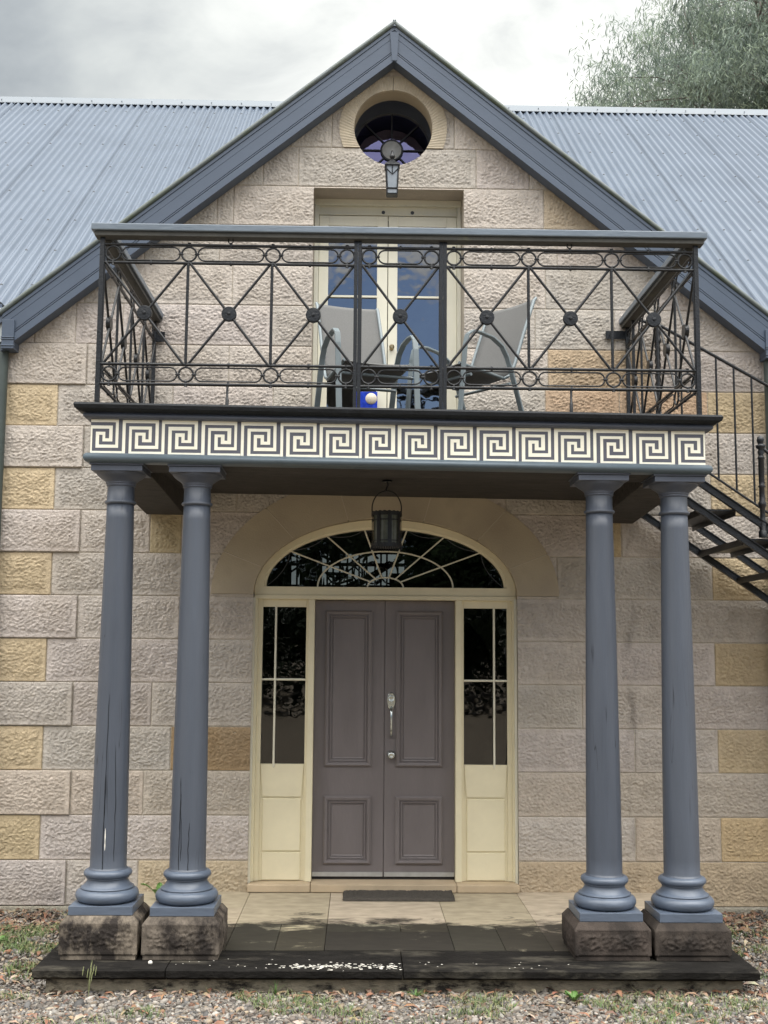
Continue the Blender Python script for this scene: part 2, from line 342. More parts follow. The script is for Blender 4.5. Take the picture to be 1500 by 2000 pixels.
def stone_patch(G,x0,x1,z0,z1,y,col,step=.0066,shape=None,margin=.032,rough=.018,gap=.0036,face='front',X=None):
    x0+=gap;x1-=gap;z0+=gap;z1-=gap
    if x1-x0<.02: return
    nx=max(3,int((x1-x0)/step)+1);nz=max(3,int((z1-z0)/step)+1)
    xs=np.linspace(x0,x1,nx);zs=np.linspace(z0,z1,nz)
    xs=np.concatenate([[x0],xs,[x1]]);zs=np.concatenate([[z0],zs,[z1]])
    X_,Z_=np.meshgrid(xs,zs); seed=random.uniform(0,400)
    dx=np.minimum(X_-x0,x1-X_);dz=np.minimum(Z_-z0,z1-Z_);d=np.minimum(dx,dz)
    mg=margin*random.uniform(.75,1.1)+.003*pn(X_*5+seed,Z_*5)
    inner=np.clip((d-mg)/.010,0,1)
    r=rock(X_,Z_,random.uniform(-.5,.5),seed)
    h=inner*(-.003+rough*r+.005*np.clip((d-mg)/.05,0,1))
    II,JJ=np.meshgrid(np.arange(len(xs)),np.arange(len(zs)))
    tool=np.where(dz<dx,(II%2),(JJ%2))*.0013*(random.random()<.75)
    h=h+(1-inner)*(-tool)+.002*pn(X_*3+seed,Z_*3)
    h[0,:]=h[-1,:]=-.02;h[:,0]=h[:,-1]=-.02
    # slight rounding of arris
    for a_ in (h[1,:],h[-2,:]): a_-=.0015
    h[1:-1,1]-=.0015;h[1:-1,-2]-=.0015
    keep=None
    if shape is not None:
        cxm=(X_[:-1,:-1]+X_[1:,1:])/2;czm=(Z_[:-1,:-1]+Z_[1:,1:])/2
        keep=~shape(cxm,czm)[0]
        ins,px,pz=shape(X_,Z_); Xo=np.where(ins,px,X_);Zo=np.where(ins,pz,Z_)
        lim=np.abs(Xo-X_)+np.abs(Zo-Z_)<.04
        X_=np.where(lim,Xo,X_);Z_=np.where(lim,Zo,Z_)
        if not keep.any(): return
    c=np.ones(X_.shape+(4,)); tn=1+.06*pn(X_*4+seed,Z_*4)+.06*pn(X_*15+seed,Z_*15)
    if face=='front' and gap>0:   # mould run beneath the beam end and rising damp at the foot
        st_=np.exp(-((X_-1.86-.02*pn(Z_*9,Z_*2))/.04)**2)*np.clip(.25+1.8*pn(X_*12+3,Z_*4.5+1),0,1)*(Z_<2.2)
        st_=np.maximum(st_,np.clip((.14-Z_)/.25,0,1)*np.clip(.25+1.2*pn(X_*2.2,Z_*6),0,.75)*(np.abs(X_)>2.0))
        tn=tn*(1-.38*st_)
    marg=1+.06*(1-inner)
    for i in range(3): c[...,i]=col[i]*tn*marg
    if face=='front': P=np.stack([X_,y-h,Z_],-1)
    else: P=np.stack([np.full_like(X_,X)+ (h if face=='right' else -h),X_,Z_],-1)
    G.patch(P,c,keep)

# ------------------------------------------------------------ the sandstone house
Z0,HC=.2239,.33
CX=-.035
house=thing('sandstone_house','pale sandstone gabled house with blue-grey trim and corrugated blue-grey steel roof','house',(0,0,-.14))
GREY=[(.475,.43,.385),(.45,.41,.365),(.49,.44,.39),(.44,.405,.36),(.48,.43,.395)]
TAN=(.50,.405,.27); TAN2=(.48,.385,.25)
def shape(x,z):
    # arched entrance (voussoir ring outside line), upper doorway, gable line
    ins=np.zeros(x.shape,bool); px=x.copy(); pz=z.copy()
    a=(z<=2.222)&(np.abs(x-CX)<1.02); ins|=a; px=np.where(a,np.where(x<CX,CX-1.02,CX+1.02),px)
    rr=np.sqrt(((x-CX)/1.335)**2+((z-2.222)/.925)**2); b=(z>2.222)&(rr<1); rs=np.maximum(rr,1e-4)
    ins|=b; px=np.where(b,CX+(x-CX)/rs,px); pz=np.where(b,2.222+(z-2.222)/rs,pz)
    c=(x>-.637)&(x<.572)&(z>3.2)&(z<5.494); ins|=c
    dl=x+.637;dr=.572-x;dt=5.494-z
    px=np.where(c&(dl<=dr)&(dl<=dt),-.637,np.where(c&(dr<dl)&(dr<=dt),.572,px)); pz=np.where(c&(dt<dl)&(dt<dr),5.494,pz)
    R=np.where(z>5.834,.430,.318); r2=np.sqrt(x**2+(z-6.008)**2); d=r2<R; ins|=d; r2=np.maximum(r2,1e-4)
    px=np.where(d,x*R/r2,px); pz=np.where(d,6.008+(z-6.008)*R/r2,pz)
    e=z>6.70-.8*np.abs(x); ins|=e
    return ins,px,pz
L_,R_=-3.03,2.985
J={-2:[],-1:[-2.409,-1.875,0,1.72],0:[-2.616,-.3,1.873,2.526],1:[-2.4,-1.854,0,1.66],2:[-2.621,-1.659,0,1.881,2.52],3:[-2.41,-1.812,0,1.48,2.2],4:[-2.621,-1.5,0,1.75,2.513],5:[-2.4,-1.62,0,1.60],
6:[-2.608,-1.42,0,1.297,2.51],7:[-2.401,-1.864,-1.62,0,1.69,1.802],8:[-2.612,-1.2,0,.9,2.515],9:[-2.402,-1.6,-.5,.6,1.7],10:[-2.614,-1.718,-.932,1.217,1.806,2.507],
11:[-2.399,-1.285,1.24,2.065],12:[-2.821,-2.5,-2.129,-.964,1.141,1.776],13:[-2.439,-2.075,-1.272,1.226,2.123],14:[-1.98,-1.381,1.323],15:[-1.409,-1.278,1.219],
16:[-1.047,-.762,.673,1.105],17:[-.83,-.498,.498,.86],18:[-.3,.3],19:[]}
tans={(0,0),(2,0),(4,0),(6,0),(8,0),(10,0),(0,'R'),(2,'R'),(4,'R'),(6,'R'),(8,'R'),(10,'R')}
G=Grid()
Gm=Grid()
for k in range(-2,20):
    z0=Z0+k*HC; z1=z0+HC
    if k==-2: z0,z1=-.25,Z0-HC
    js=[L_]+J[k]+[R_]
    for i in range(len(js)-1):
        a,b=js[i],js[i+1]
        if k>=0 and min(abs(a),abs(b))*.8>6.70-z0 and a*b>0: continue
        col=list(random.choice(GREY)); y=-.004; rough=.0175
        if k in (0,2,4,6,8,10) and i==0: col=list(TAN if k!=0 else (.52,.42,.27)); y=-.010; rough=.017
        elif k in (-1,1,3,5,7,9,11) and i==0: y=-.022
        if k in (0,2,4,6,8,10) and i==len(js)-2: col=list(TAN2)
        if (k,i) in ((2,1),): pass
        if k==2 and a>-1.7 and a<-1.0: col=[.30,.215,.125]
        if k==7 and abs(a+1.864)<.01: col=[.40,.33,.21]
        if k==7 and abs(a-1.69)<.01: col=[.42,.33,.2]
        if k==6 and abs(a-1.297)<.01: pass
        if k==10 and a>1.0 and a<2.0: col=[.46,.33,.225]
        if k==11 and abs(a-1.24)<.01: col=[.45,.345,.235]
        if k==15 and a>1.2: col=[.47,.39,.29]
        if k==-1 and a>-2: col=[.45,.37,.26] if a<0 else [.45,.36,.25]
        if k==-2: col=[.27,.25,.20]; y=-.03
        if k==0 and a>.9 : col=[min(c*f,1) for c,f in zip(col,(1.03,.97,.88))]
        if k==1: col=[c*f for c,f in zip(col,(1.02,.98,.93))]
        j=random.uniform(.95,1.05); col=[c*j for c in col]
        sides=[(a,b)]
        for (p,q) in sides: stone_patch(G,p,q,z0,z1,y,col,shape=shape,rough=rough)
# mortar bed behind the joints
def flat(Gx,x0,x1,z0,z1,y,col,step=.02):
    xs=np.linspace(x0,x1,int((x1-x0)/step)+2);zs=np.linspace(z0,z1,int((z1-z0)/step)+2);X_,Z_=np.meshgrid(xs,zs)
    cx=(X_[:-1,:-1]+X_[1:,1:])/2;cz=(Z_[:-1,:-1]+Z_[1:,1:])/2;k=~shape(cx,cz)[0]; ins,px,pz=shape(X_,Z_)
    lim=np.abs(px-X_)+np.abs(pz-Z_)<.05; X_=np.where(ins&lim,px,X_);Z_=np.where(ins&lim,pz,Z_)
    Gx.patch(np.stack([X_,np.full_like(X_,y),Z_],-1),col,k)
flat(G,L_+.005,R_-.005,-.25,6.75,.003,(.54,.49,.41))
wall=G.build('wall',M_['stone'],house)
# bay flanks and wing walls beyond
G2=Grid()
for s_,X,xas in (('left',L_,(-7.5,-6.3,-5.1,-3.95)),('right',R_,(3.0,4.1,5.2,6.3))):
    G2=Grid()
    for k in range(-2,12):
        z0=Z0+k*HC
        stone_patch(G2,.02,.45,z0,z0+HC,0,random.choice(GREY),step=.03,face=s_,X=X)
        for xa in xas: stone_patch(G2,xa,xa+1.15,z0,z0+HC,.45,random.choice(GREY),step=.03)
    G2.build('wing_wall',M_['stone'],house)
# reveals, solid backing of wall
for x in (CX-1.02,CX+1.02): MB().box(x-.03 if x<0 else x+.001,x-.001 if x<0 else x+.03,.008,.34,-.2,2.23).build('door_reveal',M_['arch'],house)
b=MB()
b.box(-.70,-.638,.008,.4,3.2,5.56); b.box(.573,.64,.008,.4,3.2,5.56); b.box(-.638,.573,.008,.4,5.495,5.56)
b.build('upper_door_reveal',mat('reveal_sandstone',(.42,.37,.31),.85,.1,8,.3,80),house)
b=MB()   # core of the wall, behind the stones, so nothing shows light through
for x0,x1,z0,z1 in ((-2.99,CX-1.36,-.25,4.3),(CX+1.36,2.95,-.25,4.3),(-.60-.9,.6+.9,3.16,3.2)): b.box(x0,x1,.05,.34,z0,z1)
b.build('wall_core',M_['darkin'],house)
# entrance arch: seven voussoirs
b=MB()
def ell(a,b_,t,zc=2.222): return (CX+a*math.cos(t),zc+b_*math.sin(t))
ang=[0,.30,.66,1.12,1.60,2.06,2.52,2.86,PI]
ang=[0,.36,.80,1.28,PI-1.28,PI-.80,PI-.36,PI]
for i in range(len(ang)-1):
    t0,t1=ang[i]+.003,ang[i+1]-.003; n=10; lo=[];
    for j in range(n+1):
        t=t0+(t1-t0)*j/n; xo,zo=ell(1.345,.935,t); xi,zi=ell(1.02,.60,t)
        lo.append([(xi,.34,zi),(xi,-.014,zi),(xo,-.014,zo),(xo,.1,zo)])
    b.loft(lo,close=True,capend=True,capstart=True)
b.build('entrance_arch',M_['arch'],house)
amort=mat('arch_mortar',(.5,.44,.35),.9)
for i in range(1,len(ang)-1):
    b=MB()
    t=ang[i]; xo,zo=ell(1.33,.92,t); xi,zi=ell(1.03,.61,t)
    b.tube([(xi,-.012,zi),(xo,-.012,zo)],.0042,6); b.build('arch_joint',amort,house)
# round window ring and tunnel
b=MB()
zb=5.838-6.008; 
t0=math.asin(zb/.318)+.0
n=128
def ringpt(r,t): return (r*math.cos(t),6.008+r*math.sin(t))
for side in (0,1):
    ta=PI/2+.005 if side else math.asin(zb/.436); tb=PI-math.asin(zb/.436) if side else PI/2-.005
    lo=[]
    for j in range(n//2+1):
        f_=j/(n//2); t=ta+(tb-ta)*f_; ti=(math.asin(zb/.318)+(tb-math.asin(zb/.318))*f_) if side==0 else (ta+(PI-math.asin(zb/.318)-ta)*f_)
        xi,zi=ringpt(.318,ti); xo,zo=ringpt(.436,t)
        zi=max(zi,5.838); 
        if zi==5.838: xi=math.copysign(math.sqrt(.318**2-zb**2),xi)
        zo=max(zo,5.838)
        g=.0035*(j%2)
        lo.append([(xi,.02,zi),(xi,-.014+g,zi),(xo,-.014+g,zo),(xo,.05,zo)])
    b.loft(lo,capend=True,capstart=True)
rw=b.build('round_window_ring',M_['ring'],house)
b=MB(); b.loft([[(.3185*math.cos(2*PI*j/n),y,6.008+.3185*math.sin(2*PI*j/n)) for j in range(n)] for y in (.008,.17)],capend=False,smooth=True)
b.mi=1; b.loft([[(r*math.cos(2*PI*j/n),y,6.008+r*math.sin(2*PI*j/n)) for j in range(n)] for y,r in ((.17,.3185),(.17,.33),(.49,.335))],capend=False,smooth=True)
b.build('round_window_tunnel',[M_['arch'],mat('hazed_tunnel_lining',(.16,.185,.22),.6)],house)  # lining is blue paint with lens haze mixed into its colour
win=MB(); gy=.45; zc=6.012
ring=[(.331*math.cos(2*PI*j/48),gy,zc+.331*math.sin(2*PI*j/48)) for j in range(48)]
win.tube(ring,.014,8,closed=True)
win.tube([(.088*math.cos(2*PI*j/32),gy-.012,zc+.088*math.sin(2*PI*j/32)) for j in range(32)],.010,8,closed=True)
wo=win.build('round_window',M_['lead'],house)
for j in range(8):
    a=PI/4*j; MB().tube([(.095*math.cos(a),gy-.012,zc+.095*math.sin(a)),(.325*math.cos(a),gy-.012,zc+.325*math.sin(a))],.0065,6).build('spoke',M_['lead'],wo)
b=MB(); b.add(ring,[tuple(range(48))]); b.build('glass',M_['glr'],wo)
b=MB(); b.lathe([(.001,-.006),(.08,-.006),(.086,0)],(0,gy-.012,zc),32,'y'); b.build('roundel',mat('grey_roundel_glass',(.55,.55,.53),.3,.12,25),wo)
# ---- entrance joinery
FY=.07
fr=MB()
for s in (-1,1):
    for a,c,y0 in ((.547,.595,.055),(.985,1.018,.05)):
        x0,x1=sorted((CX+s*a,CX+s*c)); fr.box(x0,x1,y0,.2,.06,2.19)
fr.box(CX-1.018,CX+1.018,.045,.2,2.19,2.222); fr.box(CX-1.018,CX+1.018,.062,.2,2.222,2.288)
lo=[]
n=56
for j in range(n+1):
    t=PI*j/n; xo,zo=CX+1.018*math.cos(t),2.24+.578*math.sin(t); xi,zi=CX+.928*math.cos(t),2.288+.455*math.sin(t)
    xm,zm=CX+.945*math.cos(t),2.288+.472*math.sin(t)
    lo.append([(xo,.2,zo),(xo,.06,zo),(xm,.06,zm),(xm,.075,zm),(xi,.085,zi),(xi,.2,zi)])
fr.loft(lo,capend=False)
dfr=fr.build('door_frame',M_['cream'],house,bevel=.003)
for s in (-1,1):
    x=CX+s*1.012; MB().box(x-.012,x+.006,.02,.0485,.0,2.20).build('staff_bead',M_['creamw'],house)
# fanlight
fan=MB(); zc=2.288
def arc(a,b_,y,r,name_mb):
    name_mb.tube([(CX+a*math.cos(PI*j/40),y,zc+b_*math.sin(PI*j/40)) for j in range(41)],r,6,up=(0,1,0))
arc(.14,.078,.10,.0065,fan); arc(.53,.283,.10,.0065,fan)
fo=fan.build('fanlight',M_['creamw'],house)
for ex,ez in ((-.786,2.569),(-.503,2.692),(-.203,2.744),(.133,2.744),(.431,2.693),(.716,2.57)):
    dx,dz=ex-CX,ez-zc; t=1/math.sqrt((dx/.14)**2+(dz/.078)**2)
    MB().tube([(CX+dx*t,.1,zc+dz*t),(ex,.1,ez)],.0065,6).build('glazing_bar',M_['creamw'],fo)
sw=MB(); ends=[(-.965+.01,2.30),(-.786,2.569),(-.503,2.692),(-.203,2.744),(.133,2.744),(.431,2.693),(.716,2.57),(.885,2.30)]
for (xa,za),(xb,zb_) in zip(ends[:-1],ends[1:]):
    mx,mz=(xa+xb)/2,(za+zb_)/2; d=math.hypot(mx-CX,mz-zc); cx2,cz2=mx-(mx-CX)/d*.08,mz-(mz-zc)/d*.08
    sw.tube([((1-t)**2*xa+2*t*(1-t)*cx2+t*t*xb,.112,(1-t)**2*za+2*t*(1-t)*cz2+t*t*zb_) for t in [k/8 for k in range(9)]],.0035,5)
sw.build('swag_bar',M_['lead'],fo)
b=MB(); pts=[(CX+.93*math.cos(PI*j/40),.118,zc+.457*math.sin(PI*j/40)) for j in range(41)]; b.add(pts,[tuple(range(41))]); b.build('glass',M_['gl'],fo)
# sidelights
for s in (-1,1):
    sl=MB(); x0,x1=sorted((CX+s*.595,CX+s*.985)); g0,g1=sorted((CX+s*.613,CX+s*.95))
    sl.box(x0,g0,.085,.15,.06,2.19); sl.box(g1,x1,.085,.15,.06,2.19); sl.box(g0,g1,.085,.15,2.13,2.19)
    sl.box(g0,g1,.100,.15,.06,.93)
    # lower panels: shaped upper board, framed middle panel
    xa,xb=g0+.02,g1-.02
    sl.loft([[(g0+.004,y,.93),(g1-.004,y,.93),(xb,y,.70),(xb-.006,y,.685),(xa+.006,y,.685),(xa,y,.70)] for y in (.1,.087)],capend=True)
    sl.rects(xa,xb,.278,.672,[(0,.1),(0,.094),(.006,.088)])
    sl.rects(xa+.002,xb,.065,.27,[(0,.1),(0,.0945),(.004,.091)])
    so=sl.build('sidelight',M_['cream'],house,bevel=.002)
    mx=CX+s*.848
    for pts in ([(mx,.085,.905),(mx,.085,2.13)],[(g0,.087,1.571),(g1,.087,1.571)]): MB().tube(pts,.0085,8).build('glazing_bar',M_['creamw'],so)
    b=MB(); b.add([(g0,.108,.93),(g1,.108,.93),(g1,.108,2.13),(g0,.108,2.13)],[(0,1,2,3)]); b.build('glass',M_['gl'],so)
# door leaves
for s in (-1,1):
    x0,x1=(CX-.546,CX-.003) if s<0 else (CX+.003,CX+.546)
    d=MB(); d.box(x0,x1,.14,.185,.083,2.186)
    P=[(0,.14),(.0,.127),(.012,.118),(.030,.121),(.034,.133),(.040,.133),(.044,.126),(.052,.128),(.054,.139),(.060,.139),(.062,.134),(.070,.137)]
    px0,px1=(-.498,-.132) if s<0 else (.054,.418)
    d2=MB()
    for z0,z1 in ((.909,2.107),(.177,.686)): d2.rects(px0,px1,z0,z1,P)
    lf=d.build('door_leaf',M_['door'],house,bevel=.002)
    d2.build('panel_moulding',M_['door'],lf)
    k=MB(); k.box(x0+.003,x1-.003,.130,.1385,.086,.118)
    for t in (.2,.5,.85): k.lathe([(.004,-.002),(.003,0)],(x0+(x1-x0)*t,.130,.102),8,'y')
    k.build('kick_strip',M_['alum'],lf)
    if s>0:
        MB().box(CX-.012,CX+.002,.150,.19,.09,2.18).build('meeting_bead',M_['door'],lf)
        h=MB(); x=.018
        h.loft([[(x+.034*sc*math.cos(2*PI*j/24),y,1.415+(.060 if math.sin(2*PI*j/24)>0 else .072)*sc*math.sin(2*PI*j/24)) for j in range(24)] for sc,y in ((1,.14),(1,.132),(.9,.128))],capend=True)
        h.lathe([(.026,0),(.026,-.018),(.019,-.021),(.016,-.014),(.008,-.014)],(x,.128,1.428),24,'y')
        h.tube([(x,.13,1.36),(x,.095,1.342),(x,.082,1.325),(x,.078,1.28),(x,.078,1.20),(x,.085,1.165),(x,.12,1.145),(x,.135,1.14)],[.011,.013,.011,.0078,.0078,.008,.012,.010],10)
        h.build('door_handle',M_['chrome'],lf)
        h=MB(); h.lathe([(.034,0),(.033,-.008),(.015,-.012),(.014,-.03),(.026,-.04),(.030,-.052),(.024,-.066),(.012,-.070),(.009,-.066)],(x+.002,.14,.999),24,'y'); h.build('door_knob',M_['chrome'],lf)
b=MB(); b.box(CX-1.018,CX-.55,-.06,.3,.003,.058); b.box(CX-.546,CX+.546,-.06,.3,.003,.062); b.box(CX+.55,CX+1.018,-.06,.3,.003,.058)
b.build('threshold',M_['thresh'],house,bevel=.006)
b=MB(); b.box(CX-.56,CX+.56,.145,.3,.0625,.086); b.build('sill_gap_shade',M_['darkin'],house)  # dark strip standing in for the shade in the gap under the doors
# ---- interiors
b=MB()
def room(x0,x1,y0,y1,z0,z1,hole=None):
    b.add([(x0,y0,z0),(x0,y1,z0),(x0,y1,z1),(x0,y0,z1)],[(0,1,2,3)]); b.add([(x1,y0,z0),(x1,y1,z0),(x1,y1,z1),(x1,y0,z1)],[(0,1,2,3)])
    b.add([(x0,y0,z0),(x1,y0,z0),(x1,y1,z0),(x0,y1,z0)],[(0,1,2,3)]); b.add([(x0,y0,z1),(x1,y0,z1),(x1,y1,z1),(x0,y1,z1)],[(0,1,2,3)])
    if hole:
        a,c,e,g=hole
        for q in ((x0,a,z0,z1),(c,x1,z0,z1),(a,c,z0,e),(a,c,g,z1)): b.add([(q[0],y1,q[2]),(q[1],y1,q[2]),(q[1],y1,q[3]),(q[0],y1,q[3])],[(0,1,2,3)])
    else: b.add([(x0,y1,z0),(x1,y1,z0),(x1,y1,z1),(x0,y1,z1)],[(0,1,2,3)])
room(-2.2,2.2,.345,5.0,.0,3.12,(-1.05,.30,2.58,2.95)); room(-.63,.57,.41,2.4,3.2,5.6); room(-.36,.36,.50,.95,5.66,6.37)  # rear opening put in so bright patches show through the fanlight
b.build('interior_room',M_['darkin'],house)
b=MB()   # bars, rails and twigs added to split the opening into bright fanlight patches
for x in (-1.25,-1.12,-.98,-.62,-.55,-.47,-.38,-.32,-.24,-.15,-.05,.02,.09,.22,.33): b.box(x-.011,x+.011,4.90,4.92,2.3,3.05)
for i in range(5): b.tube([(-.62+i*.10,4.85,2.45+.03*i),(.25+i*.10,4.85,2.88+.06*i)],.014,5)
b.box(-1.4,.6,4.93,4.96,2.80,2.84); b.box(-.95,-.68,4.93,4.95,2.3,3.1); b.box(-1.4,-1.2,4.93,4.95,2.75,3.1); b.box(.12,.6,4.93,4.95,2.4,2.72); b.box(-.60,-.40,4.93,4.95,2.87,3.1)
rr_=random.Random(5)
for q in range(46):
    x=rr_.uniform(-1.1,.35); z=rr_.uniform(2.5,2.95); b.tube([(x,4.8,z),(x+rr_.uniform(-.12,.12),4.8,z+rr_.uniform(-.05,.14)),(x+rr_.uniform(-.2,.2),4.8,z+rr_.uniform(-.1,.2))],[.012,.022,.004],4)
for x in (-.52,-.3,-.08,.12): b.tube([(x+.1*math.cos(2*PI*j/20),4.87,2.72+.13*math.sin(2*PI*j/20)) for j in range(20)],.012,5,closed=True)
b.build('fanlight_patch_bars',M_['iron'],house)
# ---- upper doors
b=MB(); U0x,U1x=-.636,.571
b.box(U0x,-.600,.24,.4,3.25,5.494); b.box(.540,U1x,.24,.4,3.25,5.494); b.box(-.60,.54,.27,.4,5.375,5.494); b.box(U0x,U1x,.225,.27,5.445,5.494)
b.box(-.60,.54,.262,.27,5.372,5.382)
ud=b.build('upper_door_frame',M_['creamu'],house,bevel=.003)
for x in (-.07,.17): MB().lathe([(.015,0),(.015,-.003)],(x,.27,5.40),12,'y').build('vent_plug',M_['lead'],ud)
for s in (-1,1):
    x0,x1=(-.598,-.032) if s<0 else (-.026,.538)
    g0,g1=(-.520,-.118) if s<0 else (.050,.452)
    b=MB(); b.box(x0,g0,.275,.32,3.27,5.37); b.box(g1,x1,.275,.32,3.27,5.37); b.box(g0,g1,.275,.32,5.283,5.37); b.box(g0,g1,.275,.32,3.27,3.50)
    for i in range(1): pass
    lf=b.build('french_door',M_['creamw'],house,bevel=.003)
    MB().box(g0,g1,.28,.31,4.678,4.694).build('glazing_bar',M_['creamw'],lf)
    MB().box(g0,g1,.28,.31,4.085,4.10).build('glazing_bar',M_['creamw'],lf)
    b=MB(); b.add([(g0,.3,3.5),(g1,.3,3.5),(g1,.3,5.283),(g0,.3,5.283)],[(0,1,2,3)]); b.build('glass',M_['glu'],lf)
    if s>0: MB().lathe([(.018,0),(.018,-.006),(.008,-.01),(.008,-.03),(.02,-.04),(.022,-.052),(.012,-.062)],(.006,.275,4.25),16,'y').build('door_knob',mat('brass',(.35,.27,.15),.3,.2,20,metal=1),lf)
# ---- roofs
def rline(y): return 4.49+.8*y
for s in (-1,1):
    b=MB(); p=.084; n=8; cols=[]
    x=.05
    xs=[]; 
    while x<7.6: xs.append(x); x+=p/n
    top=[];bot=[]
    for x in xs:
        h=.018*math.cos(2*PI*x/p); ys=max(.02,2.89-x-.05)
        lap=0.0
        for (yy,arr) in ((ys,bot),(5.36,top)): arr.append((s*x,yy-h*.62,rline(yy)+h*.78))
    m=len(xs); v=bot+top; f=[(i,i+1,m+i+1,m+i) if s>0 else (i,m+i,m+i+1,i+1) for i in range(m-1)]
    b.add(v,f,True)
    # raised lap lines and screws along the battens
    b.mi=1
    for yy in (.30,.95,1.6,2.3,3.0,3.7,4.35,4.9):
        x=.084*1; i=0
        while x<7.4:
            st_=3 if i%3 else 4
            if yy>2.95-x: b.lathe([(.011,-.004),(.011,.010),(.006,.014)],(s*x,yy,rline(yy)+.014),6)
            x+=.084*st_; i+=1
    ro=b.build('roof',[M_['roof'],M_['screw']],house)
    if s<0: ro['label']='corrugated roof slope left of the gable'
    else: ro['label']='corrugated roof slope right of the gable'
    b=MB()
    for k in range(10):
        x=.10+.83*k
        if x>2.89-5.36 : b.tube([(s*(x+.41),yy,rline(yy)+.016) for yy in (max(.05,2.95-x-.41),5.3)],.0035,4)
    b.build('roof_lap_seam',M_['roof'],ro)
    # gutter at eave
    b=MB(); b.loft([[ (s*xx,-.02-.06,rline(0)-.015),(s*xx,-.08,rline(0)-.09),(s*xx,-.05,rline(0)-.11),(s*xx,.03,rline(0)-.11),(s*xx,.04,rline(0)-.03),(s*xx,.03,rline(0)-.10),(s*xx,-.05,rline(0)-.10),(s*xx,-.07,rline(0)-.02)] for xx in (3.06,7.6)],capend=True,capstart=True)
    b.build('gutter',M_['fascia'],house)
    # gable roof plane
    b=MB(); b.loft([[(s*0.0,y,6.80),(s*3.07,y,6.80-.8*3.07),(s*3.07,y,6.74-.8*3.07),(0,y,6.74)] for y in (-.15,2.9)],capstart=True)
    b.build('gable_roof',M_['roof'],house)
b=MB(); b.loft([[(x,5.36-.16,rline(5.36)-.105),(x,5.36-.15,rline(5.36)-.085),(x,5.30,rline(5.36)+.02),(x,5.36,rline(5.36)+.05),(x,5.44,rline(5.36)+.0),(x,5.6,rline(5.36)-.1)] for x in (-7.6,0,7.6)],close=True,capend=True,capstart=True)
for k in range(-18,19):
    b.lathe([(.008,0),(.008,.008)],(k*.38+.1,5.22,rline(5.36)-.06),6)
b.build('ridge_capping',M_['cap'],house)
b=MB(); b.add([(-7.6,5.4,rline(5.36)),(7.6,5.4,rline(5.36)),(7.6,10.5,rline(5.36)-4.1),(-7.6,10.5,rline(5.36)-4.1)],[(0,1,2,3)]); b.add([(-7.6,10.3,-.2),(7.6,10.3,-.2),(7.6,10.3,4.6),(-7.6,10.3,4.6)],[(0,1,2,3)]) if False else None
b.build('rear_roof',M_['roof'],house)
# ---- barge boards
for s in (-1,1):
    def seg(n0,n1,y0,y1,mb,xa=.0,xb=3.03):   # vertical offsets from the lower edge line z=6.50-.8|x|
        k=1/math.cos(math.atan(.8)); v=[]
        for x in (xa,xb):
            for y in (y0,y1):
                for nn in (n0,n1): v.append((s*x,y,6.50-.8*x+nn*k))
        mb.hexa(v)
    b=MB()
    seg(0,.052,-.160,-.03,b); seg(.052,.058,-.146,-.03,b); seg(.058,.068,-.156,-.03,b); seg(.068,.074,-.146,-.03,b); seg(.074,.160,-.152,-.03,b); seg(.160,.205,-.1535,-.03,b); seg(.205,.232,-.160,-.03,b)
    # boxed return at the foot
    xe=2.93
    b.box(*sorted((s*(xe),s*(xe+.095))),-.172,-.02,6.50-.8*xe-.06-.0,6.50-.8*xe+.17)
    for dz in (-.02,.03,.045): b.box(*sorted((s*(xe-.004),s*(xe+.10))),-.178,-.02,6.50-.8*xe-.02+dz,6.50-.8*xe-.012+dz)
    bo=b.build('barge_board',M_['fascia'],house,bevel=.002)
    b=MB(); k=1/math.cos(math.atan(.8)); b.tube([(s*x,-.158,6.50-.8*x+.248*k) for x in (-.01,1.5,3.10)],.020,10)
    b.build('roll_capping',M_['bead'],bo)
    b=MB(); b.tube([(s*x,-.158,6.50-.8*x+.266*k) for x in (-.01,1.5,3.10)],.006,6); b.build('capping_edge',M_['cap'],bo)
    b=MB(); b.hexa([(s*x,y,6.50-.8*x+nn) for x in (0,3.03) for y in (-.155,.01) for nn in (.02,.04)])
    b.build('gable_soffit',M_['fascia'],house)
b=MB(); b.add([(-.035,-.168,6.74),(.035,-.168,6.74),(.022,-.168,6.50),(-.018,-.168,6.50),(-.035,-.14,6.74),(.035,-.14,6.74),(.022,-.14,6.50),(-.018,-.14,6.50)],[(0,1,2,3),(0,4,5,1),(1,5,6,2),(2,6,7,3),(3,7,4,0)])
b.tube([(0,-.158,6.79),(0,-.158,6.845)],[.02,.004],8)
b.build('apex_block',M_['fascia'],house)
# downpipes at both corners
for s in (-1,1):
    b=MB(); x=3.035 if s<0 else 2.985
    b.tube([(s*x,-.07,4.42 if s>0 else 4.3),(s*x,-.07,-.1)],.042,14)
    po=b.build('downpipe',M_['pipe'],house)
    b=MB(); b.box(s*x-.055,s*x+.055,-.125,-.02,4.36 if s>0 else 4.16,4.43); b.build('pipe_bracket',M_['pipel'],po)

